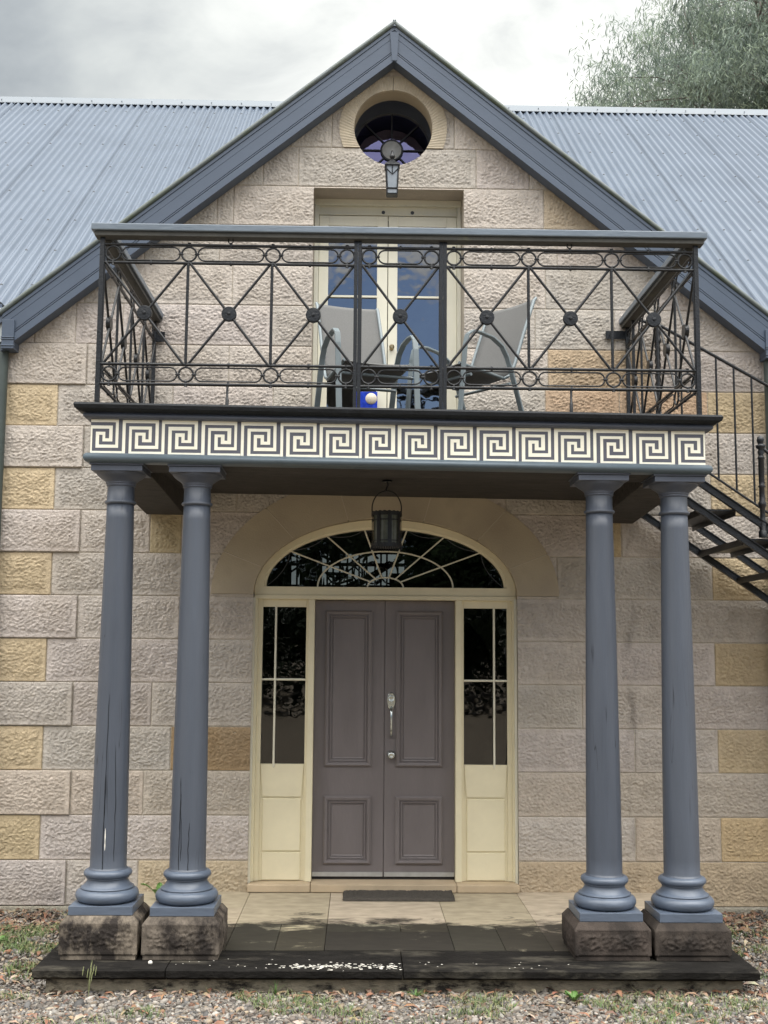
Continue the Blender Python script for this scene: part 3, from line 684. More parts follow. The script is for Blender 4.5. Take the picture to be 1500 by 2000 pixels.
# ------------------------------------------------------------ portico
port=thing('portico','blue-grey timber portico of four round columns carrying a balcony with a cream Greek key frieze','portico',(0,-1.76,0))
TS=-.0095
def tilt(mb):
    mb.v=[(x,y,z+TS*x) for x,y,z in mb.v]; return mb
CYY=-1.762
def pedpatch(G,x0,x1,z0,z1,yf,yb):
    c=[.36,.29,.22]
    stone_patch(G,x0,x1,z0,z1,yf,c,step=.008,margin=.028,rough=.010,gap=0)
    for f,X in (('left',x0),('right',x1)): stone_patch(G,yf,yb,z0,z1,0,c,step=.012,margin=.028,rough=.008,gap=0,face=f,X=X)
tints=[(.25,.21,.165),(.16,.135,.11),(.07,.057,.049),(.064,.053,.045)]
for i,cx in enumerate((-1.74,-1.262,1.27,1.745)):
    dz=TS*cx; zt=.225+dz
    hw=.226
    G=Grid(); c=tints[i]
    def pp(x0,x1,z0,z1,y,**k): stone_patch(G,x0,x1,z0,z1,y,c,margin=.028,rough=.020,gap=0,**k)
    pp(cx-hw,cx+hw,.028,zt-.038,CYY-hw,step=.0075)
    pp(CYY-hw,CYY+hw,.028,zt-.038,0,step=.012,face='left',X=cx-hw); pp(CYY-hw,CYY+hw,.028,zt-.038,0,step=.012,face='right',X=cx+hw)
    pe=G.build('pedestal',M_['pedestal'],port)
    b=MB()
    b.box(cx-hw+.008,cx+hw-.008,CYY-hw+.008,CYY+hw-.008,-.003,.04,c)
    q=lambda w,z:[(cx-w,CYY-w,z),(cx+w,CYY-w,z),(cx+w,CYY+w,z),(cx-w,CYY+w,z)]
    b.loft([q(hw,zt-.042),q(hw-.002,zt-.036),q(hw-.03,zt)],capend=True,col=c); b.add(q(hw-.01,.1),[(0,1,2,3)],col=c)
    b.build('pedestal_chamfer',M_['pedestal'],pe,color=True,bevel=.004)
    # plinth, base, shaft, capital
    b=MB(); b.box(cx-.188,cx+.188,CYY-.188,CYY+.188,zt+.001,zt+.052); 
    co=MB()
    H=2.918+dz; zb=zt+.052
    # shaft: slight entasis
    prof=[]
    for j in range(25):
        t=j/24; r=.109+(.0835-.109)*(t**1.35); prof.append((r,zb+.200+(2.675+dz-zb-.2)*t))
    prof=[(.118,zb+.188),(.112,zb+.194)]+prof
    prof+=[(.0835,2.675+dz),(.094,2.678+dz),(.097,2.686+dz),(.094,2.694+dz),(.0845,2.698+dz),(.083,2.79+dz)]
    co.lathe(prof,(cx,CYY,0),40,cap=False)
    shaft=co.build('column',M_['blue'],port)
    b2=MB()
    bp=[(.150,zb)]
    for j in range(11): a=-PI/2+PI*j/10; bp.append((.152+.036*math.cos(a),zb+.038+.036*math.sin(a)))
    bp+=[(.158,zb+.076),(.158,zb+.084)]
    for j in range(7): t=j/6; bp.append((.150-.030*math.sin(t*PI/2),zb+.086+.044*t))
    bp+=[(.120,zb+.132),(.128,zb+.135),(.128,zb+.140)]
    for j in range(9): a=-PI/2+PI*j/8; bp.append((.122+.022*math.cos(a),zb+.163+.022*math.sin(a)))
    bp+=[(.116,zb+.188),(.112,zb+.192)]
    b2.lathe(bp,(cx,CYY,0),40)
    b2.build('column_base',M_['bluebase'],shaft)
    b.build('plinth',M_['bluebase'],shaft,bevel=.003)
    if i<2:
        for q in range(3):
            a=-PI/2+random.uniform(-.7,.7); z=random.uniform(.35,.7); ln=random.uniform(.4,1.1); pts=[]
            for k in range(14):
                zz=z+ln*k/13; t=(zz-zb-.2)/(2.675+dz-zb-.2); rr=.109+(.0835-.109)*(max(t,0)**1.35)+.0006; a+=random.uniform(-.035,.035); pts.append((cx+rr*math.cos(a),CYY+rr*math.sin(a),zz))
            MB().tube(pts,[.0006]+[random.uniform(.0012,.0024) for _ in range(12)]+[.0005],5).build('timber_check',M_['dark'],shaft)
    if i==0:
        a=-PI/2-.02; MB().loft([[(cx+(.1085+.0008)*math.cos(a+d),CYY+(.1085+.0008)*math.sin(a+d),zz) for d in (-w,w)] for zz,w in ((.60,.008),(.63,.03),(.655,.015),(.68,.035),(.71,.02),(.73,.006))],close=False,capend=False).build('paint_chip',M_['white'],shaft)
    b3=MB(); cp_=[(.083,2.785+dz),(.088,2.788+dz),(.091,2.793+dz),(.088,2.798+dz),(.090,2.801+dz),(.094,2.806+dz),(.092,2.811+dz)]
    for j in range(9): t=j/8; cp_.append((.096+.058*math.sin(t*PI/2*1.0)**1.0*t**.3 if t>0 else .096,2.815+dz+.052*t))
    b3.lathe(cp_,(cx,CYY,0),40)
    b3.box(cx-.157,cx+.157,CYY-.157,CYY+.157,2.868+dz,2.902+dz); b3.box(cx-.166,cx+.166,CYY-.166,CYY+.166,2.9035+dz,2.916+dz)
    b3.build('capital',M_['dkblue'],shaft,bevel=.002)
# entablature (U-shaped in plan; mitred at the two front corners)
def uprof(prof,mb,smooth=False):   # prof: list of (outset, z) for outer face; swept left side, front, right side
    loops=[]
    for k,(X,Y) in enumerate(((-1,0),(-1,1),(1,1),(1,0))):
        lp=[]
        for o,z in prof: lp.append((X*(1.905+o),-1.925-o if Y else .0,z+TS*X*(1.905)))
        loops.append(lp)
    mb.loft(loops,close=False,capend=False,smooth=smooth)
b=MB(); uprof([(-.25,3.287),(.085,3.275),(.092,3.262),(.085,3.240),(.075,3.236),(.050,3.224),(.040,3.222)],b)
co_=b.build('cornice',M_['dark'],port)
b=MB(); uprof([(.040,3.223)]+[(.02+.022*math.cos(a),3.205+.0185*math.sin(a)) for a in [PI/2-PI*j/8 for j in range(9)]]+[(.0,3.186)],b,True); b.build('cornice_moulding',M_['dkblue'],port)
b=MB(); uprof([(.0,3.19),(.0,2.965)],b); fz=b.build('frieze',M_['keybg'],port)
b=MB(); uprof([(.0,2.975)]+[(.005+.030*math.cos(a),2.944+.030*math.sin(a)) for a in [PI/2-PI*j/10 for j in range(11)]]+[(-.05,2.913)],b,True); b.build('torus_moulding',M_['torus'],port)
# Greek key panels, hand painted
key=MB(); u=.0203; 
starts=[-1.71-.2435+i*.2431 for i in range(16)]
zt=3.184
RC=[(0,1,0,11),(0,11,0,1),(10,11,0,9),(4,11,8,9),(4,5,4,9),(4,7,4,5),(6,7,4,7),(6,9,6,7),(8,9,2,7),(2,9,2,3),(2,3,2,11),(2,13,10,11)]
for i,x0 in enumerate(starts):
    ux=u*.995; jx=random.uniform(-.003,.003); 
    # vertical and horizontal strokes as a grid with hand-made wobble
    gx=[x0+c*ux+random.uniform(-.0024,.0024) for c in range(14)]; gz=[zt-r*.0199+random.uniform(-.0018,.0018)+TS*x0 for r in range(12)]
    gx[12]=x0+.2431; gx[13]=x0+.2431+ux
    seen=set()
    for a,c,r0,r1 in RC:
        for cc in range(a,c):
            for rr in range(r0,r1): seen.add((cc,rr))
    if i==0: seen={q for q in seen if q[0]>=2 or q[1]==0}
    for cc,rr in seen:
        xa,xb=max(gx[cc],-1.904),min(gx[cc+1],1.904)
        if cc==12: xb=min(xb,gx[12]+.0002) ; 
        if xb-xa<.0005 or cc==12: continue
        sl=TS*ux
        key.add([(xa,-1.9275,gz[rr+1]),(xb,-1.9275,gz[rr+1]+sl),(xb,-1.9275,gz[rr]+sl),(xa,-1.9275,gz[rr])],[(0,1,2,3)])
        # same on the returns would repeat the pattern; sides stay plain
key.build('greek_key_pattern',M_['key'],fz)
# beams, ceiling, deck
def beam(x0,x1,y0,y1,zf,zw,zt_):
    b=MB(); b.hexa([(x,y,z) for x in (x0,x1) for y in (y0,y1) for z in ((zf if y==y0 else zw),zt_)])
    return tilt(b).build('beam',M_['timber'],port,bevel=.006)
beam(-1.895,-1.60,-1.60,-.01,2.905,2.815,3.2); beam(1.60,1.895,-1.60,-.01,2.905,2.815,3.2)
beam(-1.90,1.90,-1.92,-1.60,2.9165,2.905,3.2); 
b=MB(); b.box(-1.6,1.6,-1.6,-.01,2.99,3.03); tilt(b).build('ceiling',M_['timber'],port)
b=MB()
for j in range(14): b.box(-1.93,1.93,-1.98+j*.142,-1.98+j*.142+.136,3.245,3.272)
tilt(b).build('balcony_deck',M_['timber'],port)
for (px_,pz) in ((-1.62,3.0),(.2,2.95),(1.3,2.94)):
    pass

# ------------------------------------------------------------ balcony railing
rail=thing('balcony_railing','black wrought iron balcony railing with crossed bars, round bosses and a grey timber handrail','railing',(0,-1.93,3.27))
ZA,ZB,ZC_,ZD=4.320,4.203,3.552,3.427
def hr(x0,x1,y0,y1,nm='handrail'):
    b=MB(); b.box(x0,x1,y0,y1,4.392,4.437); o=b.build(nm,M_['rail'],rail,bevel=.006)
    e=.018; b=MB(); b.box(x0+e,x1-e,y0+e,y1-e if y1<-.5 else y1,4.362,4.3915); b.build('under_rail',M_['railu'],o,bevel=.004)
hr(-1.935,1.935,-1.992,-1.868); hr(-1.932,-1.81,-1.866,-.005); hr(1.81,1.932,-1.866,-.005)
def panel(u0,nb,w,f,stub=True,eye=True):
    # f(u,z,o) -> 3-D, o = outward offset
    u1=u0+nb*w; b=MB()
    for z in (ZA,ZB,ZC_,ZD): b.tube([f(u0,z,0),f(u1,z,0)],.0098,8)
    for ue in (u0+.004,u1-.004): b.tube([f(ue,ZD,0),f(ue,ZA,0)],.006,6)
    po=b.build('lattice_panel',M_['iron'],rail)
    for k in range(nb):
        a,c=u0+k*w,u0+(k+1)*w; i=.012
        bb=MB()
        bb.tube([f(a+i,ZB,.004),f(c-i,ZC_,.004)],.0086,8); bb.tube([f(a+i,ZC_,-.004),f(c-i,ZB,-.004)],.0086,8)
        bb.build('cross_bars',M_['iron'],po)
        if k>0: MB().tube([f(a,ZB,0),f(a,ZC_,0)],.0094,8).build('upright_bar',M_['iron'],po)
        d=MB(); zc=(ZB+ZC_)/2; m=(a+c)/2
        pts=lambda r,o:[f(m+r*math.cos(2*PI*j/28),zc+r*math.sin(2*PI*j/28),o) for j in range(28)]
        d.loft([pts(.044,-.012),pts(.047,-.010),pts(.047,.012),pts(.044,.016),pts(.012,.017),pts(.009,.021),pts(.004,.022)],capend=True,capstart=True)
        d.build('boss',M_['iron'],po)
    for zt_,zb_ in ((ZA,ZB),(ZC_,ZD)):
        ch=MB(); zc=(zt_+zb_)/2; R=.0455
        cs=[u0+.056]+[u0+k*w+.004 for k in range(1,nb)]+[u1-.056]
        for c in cs:
            ch.tube([f(c+R*math.cos(2*PI*j/24),zc+R*math.sin(2*PI*j/24),0) for j in range(24)],.0066,6,closed=True)
            for sz,zz in ((1,zt_),(-1,zb_)): ch.tube([f(c,zz-sz*.018,0),f(c,zz+sz*.014,0)],[.006,.011],8)
        for c0,c1 in zip(cs[:-1],cs[1:]):
            a,c=c0+.0565,c1-.0565; r=.043; pts=[]
            for j in range(13): t=PI/2+PI*j/12; pts.append(f(a+r+r*math.cos(t),zc+r*math.sin(t),0))
            for j in range(13): t=-PI/2+PI*j/12; pts.append(f(c-r+r*math.cos(t),zc+r*math.sin(t),0))
            ch.tube(pts,.0052,6,closed=True)
            m=(a+c)/2
            for zz in (zt_,zb_):
                ch.tube([f(m,zz-.014,0),f(m,zz-.006,0),f(m,zz+.006,0),f(m,zz+.014,0)],[.006,.011,.011,.006],8)
            for q in (a-.006,c+.006): ch.tube([f(q-.016,zc,0),f(q-.005,zc,0),f(q+.005,zc,0),f(q+.016,zc,0)],[.004,.0085,.0085,.004],8)
        ch.build('ring_chain',M_['iron'],po)
    if stub:
        m=u0+nb*w/2; MB().tube([f(m,ZD,0),f(m,3.34,0),f(m,3.335,0),f(m,3.27,0)],[.0075,.0075,.011,.011],8).build('foot',M_['iron'],po)
    if eye:
        m=u0+nb*w/2; e=MB(); e.tube([f(m+.016*math.cos(2*PI*j/16),4.352+.016*math.sin(2*PI*j/16),0) for j in range(16)],.004,6,closed=True); e.tube([f(m,4.336,0),f(m,4.30,0)],.007,6)
        e.build('eye_ring',M_['iron'],po)
fF=lambda u,z,o:(u,-1.93-o,z)
W7=3.72/7
panel(-1.86,3,(1.86-.281)/3,fF); panel(.281,3,(1.86-.281)/3,fF); panel(-.252,1,.504,fF,stub=False,eye=False)
for s in (-1,1):
    fS=lambda u,z,o,s=s:(s*(1.868+o),u,z)
    panel(-1.91,4,.4725,fS,stub=True,eye=False)
def post(x,y,z0=3.26,z1=4.365,r=.0145):
    MB().box(x-r,x+r,y-r,y+r,z0,z1).build('post',M_['iron'],rail,bevel=.003)
for x in (-1.872,1.872): post(x,-1.93); post(x,-.03)
for x in (-.281,-.256,.256,.281): post(x,-1.93,r=.0115)
post(1.868,-.24,r=.011)
for s in (-1,1):
    b=MB(); b.box(s*1.868-.06 if s<0 else 1.70,-1.80 if s<0 else 1.86,-.035,-.024,4.27,4.335) if s>0 else b.box(-1.86,-1.79,-.035,-.024,4.20,4.28)
    for xx in ((1.73,) if s>0 else (-1.81,)): b.lathe([(.006,0),(.004,-.005)],(xx,-.035,4.30 if s>0 else 4.24),8,'y')
    b.build('wall_bracket',M_['iron'],rail)

# ------------------------------------------------------------ outside stair
stair=thing('iron_staircase','dark iron outside staircase dropping to the right from the balcony end','staircase',(2.1,-.6,-.14))
UP=lambda x:2.80-.68*(x-2.3)
for y in (-1.2,-.13):
    for dz,nm in ((0,'stringer'),(-.19,'stringer')):
        x0,x1=1.91,6.3; b=MB(); h=.021
        b.hexa([(x,yy,UP(x)+dz+zz) for x in (x0,x1) for yy in (y-.018,y+.018) for zz in (-h*1.15,h*1.15)])
        b.hexa([(x,yy,UP(x)+dz+zz) for x in (x0,x1) for yy in (y-.030,y+.030) for zz in (h*1.15,h*1.5)])
        b.build(nm,M_['iron'],stair)
for i in range(-1,14):
    z=2.767-.2*i; x=2.07+.294*i
    b=MB(); b.box(x,x+.255,-1.185,-.145,z-.006,z+.006); b.box(x,x+.006,-1.185,-.145,z-.04,z-.006); b.box(x+.249,x+.255,-1.185,-.145,z-.04,z-.006)
    b.build('tread',M_['iron'],stair)
b=MB(); TR=lambda x:4.355-.565*(x-2.12)
b.tube([(1.95,-.12,4.40),(2.1,-.12,4.36)]+[(x,-.12,TR(x)) for x in (2.12,3.,4.,5.,6.2)],.013,10); b.build('handrail',M_['iron'],stair)
TB=lambda x:3.186-.68*(x-2.473)
b=MB(); b.tube([(x,-.12,TB(x)) for x in (2.05,6.3)],.010,8); b.build('bottom_rail',M_['iron'],stair)
x=2.549-.28
while x<4.3:
    MB().tube([(x,-.12,TB(x)),(x,-.12,TR(x))],.0085,8).build('baluster',M_['iron'],stair); x+=.1385
def newel(x,y,z0,h):
    s=h/.7
    return MB().lathe([(.03,0),(.03,.04*s),(.022,.05*s),(.030,.09*s),(.018,.12*s),(.017,.2*s),(.026,.215*s),(.028,.235*s),(.02,.25*s),(.018,.34*s),(.026,.35*s),(.018,.36*s),(.02,.38*s),(.02,.54*s),(.024,.545*s),(.02,.555*s),(.016,.57*s),(.024,.59*s),(.016,.605*s),(.032,.62*s),(.034,.635*s),(.016,.642*s),(.020,.65*s),(.0265,.67*s),(.022,.69*s),(.008,.70*s)],(x,y,z0),16)
newel(2.505,-1.2,2.58,.70).build('newel_post',M_['iron'],stair)
nb=newel(2.505+.588*2,-1.2,2.58-.4*2,.70); nb.build('newel_post',M_['iron'],stair)
b=MB(); b.tube([(2.52,-1.2,3.19),(3.7,-1.2,2.36)],.012,8); b.build('handrail',M_['iron'],stair)
# twisted top newel at the wall
b=MB(); b.tube([(2.085,-.13,3.28),(2.085,-.13,3.75)],.022,10)
n=40
rings=[]
for i in range(n+1):
    z=3.72+.5*i/n; rings.append([(2.085+(.019+.006*math.cos(3*(a+i*.42)))*math.cos(a),-.13+(.019+.006*math.cos(3*(a+i*.42)))*math.sin(a),z) for a in [2*PI*j/18 for j in range(18)]])
b.loft(rings,capend=True,smooth=True)
b.lathe([(.03,0),(.034,.02),(.022,.04),(.03,.07),(.035,.10),(.02,.12),(.028,.15),(.012,.18)],(2.085,-.13,4.22),14)
b.build('newel_post',M_['iron'],stair)
b=MB(); b.box(1.91,2.10,-1.2,-.12,3.235,3.262); b.build('landing',M_['iron'],stair)

# ------------------------------------------------------------ chairs on the balcony
def chair(label,loc,rz):
    t=thing('patio_chair',label,'chair',loc,'sling chairs on the balcony',(0,0,rz))
    for s in (-1,1):
        x=s*.275
        ctr=[(-.33,0),(-.30,.30),(-.275,.56),(-.255,.635),(-.21,.668),(-.14,.672),(-.02,.655),(.07,.61),(.12,.54),(.17,.42),(.26,.18),(.33,0)]
        pts=[]
        for i in range(len(ctr)-1):
            for k in range(3):
                tt=k/3; pts.append((x,ctr[i][0]*(1-tt)+ctr[i+1][0]*tt,ctr[i][1]*(1-tt)+ctr[i+1][1]*tt))
        pts.append((x,*ctr[-1]))
        MB().tube(pts,.01,flat=(.020,.007),up=(1,0,0)).build('arm_loop',M_['chairf'],t) if False else None
        mb=MB(); rg=[]
        for i,p in enumerate(pts):
            a=pts[max(i-1,0)];c=pts[min(i+1,len(pts)-1)]; ty,tz=c[1]-a[1],c[2]-a[2]; L2=math.hypot(ty,tz); ny,nz=-tz/L2,ty/L2
            rg.append([(x-.020,p[1]-ny*.007,p[2]-nz*.007),(x+.020,p[1]-ny*.007,p[2]-nz*.007),(x+.020,p[1]+ny*.007,p[2]+nz*.007),(x-.020,p[1]+ny*.007,p[2]+nz*.007)])
        mb.loft(rg,capend=True,capstart=True); mb.build('arm_and_leg',M_['chairf'],t,bevel=.003)
    xs=.232
    b=MB()
    for s in (-1,1):
        b.tube([(s*xs,-.29,.445),(s*xs,-.05,.42),(s*xs,.13,.40),(s*xs,.19,.43),(s*xs,.24,.52),(s*xs,.34,.78),(s*xs,.44,1.02),(s*xs,.46,1.04)],.012,8)
    b.tube([(-.275,.15,.36),(.275,.15,.36)],.011,8); b.tube([(-.275,-.22,.37),(.275,-.22,.37)],.011,8)
    b.build('frame_rail',M_['chairf'],t)
    sl=[(-.30,.437),(-.28,.448),(-.15,.425),(0,.405),(.12,.398)]
    def sling(path,nm,sag):
        b=MB(); lp=[]
        for (y,z) in path:
            row=[]
            for j in range(9): q=-1+j/4; row.append((q*.228,y+sag[0]*(1-q*q),z+sag[1]*(1-q*q)))
            lp.append(row)
        b.loft(lp,close=False,capend=False,smooth=True)
        o=b.build(nm,M_['sling'],t); m=o.modifiers.new('thick','SOLIDIFY'); m.thickness=.006; return o
    sling(sl,'seat',(0,-.012)); sling([(.195,.44),(.24,.52),(.29,.65),(.34,.78),(.39,.90),(.435,1.01),(.445,1.035)],'backrest',(.03,0))
    return t
chair('grey sling chair before the left door leaf, facing the front rail',(-.215,-1.12,3.272),math.radians(17))
chair('grey sling chair right of the balcony door, turned sideways',(.50,-1.05,3.272),math.radians(-52))

# ------------------------------------------------------------ lanterns
t=thing('wall_lantern','small square black lantern with pale glass on a short arm under the round window','lantern',(0,-.30,5.30))
x0,y0=-.014,-.30
b=MB(); b.tube([(x0,-.0,5.69),(x0,-.06,5.705),(x0,-.16,5.715),(x0,-.25,5.70),(x0,-.297,5.665),(x0,-.30,5.62),(x0,-.30,5.60)],.009,8); b.lathe([(.028,0),(.028,-.01),(.01,-.014)],(x0,0,5.69),16,'y'); b.sph((x0,-.30,5.635),.022)
b.build('arm',M_['iron'],t)
def sq(w,z):
    w*=.78
    return [(x0-w,y0-w,z),(x0+w,y0-w,z),(x0+w,y0+w,z),(x0-w,y0+w,z)]
b=MB(); b.loft([sq(.074,5.545),sq(.076,5.552),sq(.074,5.560),sq(.030,5.590),sq(.012,5.605)],capstart=True); b.build('lamp_cap',M_['iron'],t)
b=MB()
for a in (-1,1):
    for c in (-1,1): b.tube([(x0+a*.048,y0+c*.048,5.545),(x0+a*.039,y0+c*.039,5.365)],.006,4)
    b.tube([(x0+a*.039,y0-.044,5.365),(x0,y0-.042,5.365)],.005,4)
for yy in (y0-.048,):
    b.tube([(x0-.045,yy,5.52),(x0,yy+.003,5.475),(x0+.045,yy,5.52)],.004,4); b.tube([(x0,yy,5.545),(x0,yy+.003,5.475)],.004,4)
b.loft([sq(.056,5.36),sq(.056,5.368)],capstart=True); b.loft([sq(.052,5.318),sq(.054,5.326)],capstart=True)
for a in (-1,1):
    for c in (-1,1): b.tube([(x0+a*.040,y0+c*.040,5.36),(x0+a*.040,y0+c*.040,5.325)],.005,4)
b.build('lamp_frame',M_['iron'],t)
b=MB(); b.loft([sq(.044,5.366),sq(.058,5.545)],capend=False); b.loft([sq(.046,5.326),sq(.046,5.36)],capend=False); b.build('lamp_glass',M_['lampgl'],t)
t=thing('hanging_lantern','round black iron lantern with a tall hoop handle hanging in front of the fanlight','lantern',(-.05,-.9,2.5))
cx,cyl=-.052,-.9
b=MB(); b.lathe([(.018,.013),(.035,.010),(.035,0)],(cx,cyl,2.978),12); b.tube([(cx,cyl,2.98),(cx+.008,cyl,2.955),(cx,cyl,2.935),(cx-.006,cyl,2.925),(cx,cyl,2.91)],.006,6); b.build('hook',M_['iron'],t)
b=MB(); b.tube([(cx+.103*math.cos(a)*(1 if True else 1),cyl,2.79+ .125*math.sin(a)) for a in [PI*j/24 for j in range(25)]],.0045,6); b.tube([(cx-.103,cyl,2.79),(cx-.103,cyl,2.745)],.0045,6); b.tube([(cx+.103,cyl,2.79),(cx+.103,cyl,2.745)],.0045,6)
b.build('hoop_handle',M_['iron'],t)
b=MB(); n=40
for z0,z1,r in ((2.735,2.762,.108),(2.515,2.540,.108),(2.700,2.708,.105),(2.555,2.562,.105)):
    b.loft([[(cx+r*math.cos(2*PI*j/n),cyl+r*math.sin(2*PI*j/n),z+(.006*(j%2) if z==z1 and r>.106 else 0)) for j in range(n)] for z in (z0,z1)],capend=False)
for j in range(8):
    a=2*PI*j/8+.2; r=.104
    p=[(cx+r*math.cos(a+d),cyl+r*math.sin(a+d)) for d in (-.13,.13)]
    b.add([(p[0][0],p[0][1],2.515),(p[1][0],p[1][1],2.515),(p[1][0],p[1][1],2.74),(p[0][0],p[0][1],2.74)],[(0,1,2,3)])
for j in range(40):
    a=2*PI*j/40; b.tube([(cx+.108*math.cos(a),cyl+.108*math.sin(a),2.518),(cx+.108*math.cos(a),cyl+.108*math.sin(a),2.498)],.003,4)
b.lathe([(.108,0),(.09,-.003),(.001,-.003)],(cx,cyl,2.517),24,cap=False)
b.build('lamp_frame',M_['iron'],t)
b=MB(); b.lathe([(.095,2.53),(.095,2.74)],(cx,cyl,0),24,cap=False); b.build('lamp_glass',M_['lampdk'],t)

# ------------------------------------------------------------ blue glass panel behind the railing
t=thing('glass_panel','blue glass panel with a pale round disc at the balcony door foot','ornament',(-.2,.2,3.28))
b=MB(); b.box(-.305,-.108,.205,.213,3.28,3.872); b.build('pane',M_['bluegl'],t,bevel=.002)
MB().lathe([(.001,-.006),(.044,-.006),(.047,0)],(-.158,.205,3.815),24,'y').build('disc',M_['roundel'],t)

# ------------------------------------------------------------ doormat
b=MB(); x0,x1,y0,y1=-.335,.475,-.355,-.075
nx,ny=120,42
G=Grid(); X_,Y_=np.meshgrid(np.linspace(x0,x1,nx),np.linspace(y0,y1,ny))
X_=X_+rng.uniform(-.002,.002,X_.shape)+ .006*(np.abs(X_-.07)>.39)*rng.uniform(-1,1,X_.shape); Zm=.020+.010*rng.random(X_.shape); Zm[0,:]=Zm[-1,:]=.0045; Zm[:,0]=Zm[:,-1]=.0045
G.patch(np.stack([X_,Y_,Zm],-1),(.1,.09,.08)); mo=G.build('doormat',M_['mat']); tag(mo,'dark brown coir doormat lying on the paving before the front door','doormat')

# ------------------------------------------------------------ ground, step, paving
b=MB(); b.add([(-150,-150,-.16),(150,-150,-.16),(150,150,-.16),(-150,150,-.16)],[(0,1,2,3)]); struct(b.build('ground',M_['ground']))
pv=MB()
def stone(x0,x1,y0,y1,c,z=0.0):
    g=.002; pv.loft([[(x0+g,y0+g,zz),(x1-g,y0+g,zz),(x1-g,y1-g,zz),(x0+g,y1-g,zz)] for zz in (-.05,z)],capend=True,col=c)
C1=(.42,.355,.26);C2=(.39,.335,.24);C3=(.45,.38,.29);C4=(.36,.33,.24)
for x0,x1,ys in ((-2.04,-1.03,[-1.75,-1.3,-.58,-.0]),(-1.03,-.43,[-1.08,0.0]),(-.43,.36,[-1.06,0.]),(.36,.96,[-1.10,0.]),(.96,2.04,[-1.75,-1.27,-.55,0.])):
    for a,c in zip(ys[:-1],ys[1:]): stone(x0,x1,a,c,random.choice((C1,C2,C3)),random.uniform(-.002,0))
for x0,x1,y0,y1,c in ((-1.03,-.73,-1.75,-1.08,C4),(-.73,-.43,-1.75,-1.08,(.42,.37,.25)),(-.43,.36,-1.75,-1.28,(.24,.21,.165)),(-.43,.05,-1.28,-1.06,C4),(.05,.36,-1.28,-1.06,(.39,.34,.24)),(.36,.67,-1.75,-1.10,C4),(.67,.96,-1.75,-1.10,(.33,.29,.21))): stone(x0,x1,y0,y1,c)
struct(pv.build('porch_paving',M_['paving'],None,color=True,bevel=.003))
b=MB(); b.box(-2.03,2.03,-1.9,.0,-.16,-.052); struct(b.build('paving_bed',M_['slabside']))
step=thing('porch_step','black mould-stained sandstone edge step with white lichen spots below the columns','step',(0,-1.97,-.14))
G=None
edges=[-2.065,-1.315,.03,2.062]
for a,c in zip(edges[:-1],edges[1:]):
    b=MB()
    n=40; yf=-2.185
    lo=[]
    for i in range(n+1):
        x=a+.003+(c-a-.006)*i/n; w=.003*math.sin(x*9)+random.uniform(-.0035,.0035)*1; ch=random.uniform(0,.006)
        zb=-.044+random.uniform(-.004,.002)
        yy=yf-.02*(x>0)*x/2
        lo.append([(x,-1.752,-.004),(x,yy+.012,-.003+.001*math.sin(x*13)),(x,yy+w,-.010),(x,yy+w+.002,zb),(x,yy+.03,zb-.004),(x,yy+.05,-.068),(x,-1.752,-.07)])
    b.loft(lo,capend=True,capstart=True)
    b.build('edge_slab',M_['slab'],step)
b=MB(); b.box(-2.0,1.99,-2.11,-1.76,-.2,-.07); b.build('riser',M_['slabside'],step)
for s in (-1,1):   # side returns of the slab
    b=MB(); b.box(*sorted((s*2.043,s*2.062)),-1.75,-.02,-.05,-.004); b.build('side_slab',M_['slab'],step)
# lichen
b=MB()
def blob(x,y,r,z):
    k=8; b.add([(x+r*random.uniform(.7,1.2)*math.cos(2*PI*j/k)*1.3,y+r*random.uniform(.7,1.2)*math.sin(2*PI*j/k),z) for j in range(k)],[tuple(range(k))])
for _ in range(170):
    x=random.choice((random.gauss(-.15,.12),random.gauss(-.45,.12),random.uniform(-.6,.02))); 
    if x>.02: continue
    blob(x,random.gauss(-2.11,.032),random.uniform(.003,.010),-.0005)
for _ in range(40): blob(random.uniform(-1.3,1.0),random.uniform(-2.15,-1.95),random.uniform(.002,.005),-.0005)
b.build('lichen',M_['white'],step)['kind']='stuff'
b=MB(); b.sph((0,0,.008),.014,8,5,.8); po=b.build('white_pebble',M_['white'],None,off=(-1.42,-2.06,-.002)); tag(po,'single white pebble on the black step in front of the left pedestals','pebble')

# ------------------------------------------------------------ gravel, litter, grass
ico=[]; 
t_=(1+5**.5)/2
IV=np.array([(-1,t_,0),(1,t_,0),(-1,-t_,0),(1,-t_,0),(0,-1,t_),(0,1,t_),(0,-1,-t_),(0,1,-t_),(t_,0,-1),(t_,0,1),(-t_,0,-1),(-t_,0,1)],float); IV/=np.linalg.norm(IV[0])
IF=np.array([(0,11,5),(0,5,1),(0,1,7),(0,7,10),(0,10,11),(1,5,9),(5,11,4),(11,10,2),(10,7,6),(7,1,8),(3,9,4),(3,4,2),(3,2,6),(3,6,8),(3,8,9),(4,9,5),(2,4,11),(6,2,10),(8,6,7),(9,8,1)])
def trimesh(name,V,F,C,m,smooth=False):
    me=bpy.data.meshes.new(name); me.vertices.add(len(V)); me.vertices.foreach_set('co',V.ravel()); k=F.shape[1]
    me.loops.add(F.size); me.loops.foreach_set('vertex_index',F.ravel().astype(np.int32)); me.polygons.add(len(F)); me.polygons.foreach_set('loop_start',np.arange(0,F.size,k,dtype=np.int32))
    a=me.color_attributes.new('Col','FLOAT_COLOR','POINT'); a.data.foreach_set('color',C.ravel()); me.materials.append(m); me.update(calc_edges=True); me.validate()
    if smooth: me.polygons.foreach_set('use_smooth',[True]*len(me.polygons))
    o=bpy.data.objects.new(name,me); COL.objects.link(o); return o
def gz(x,y): return -.155+.012*pn(np.asarray(x)*1.3,np.asarray(y)*1.3)
pos=[]
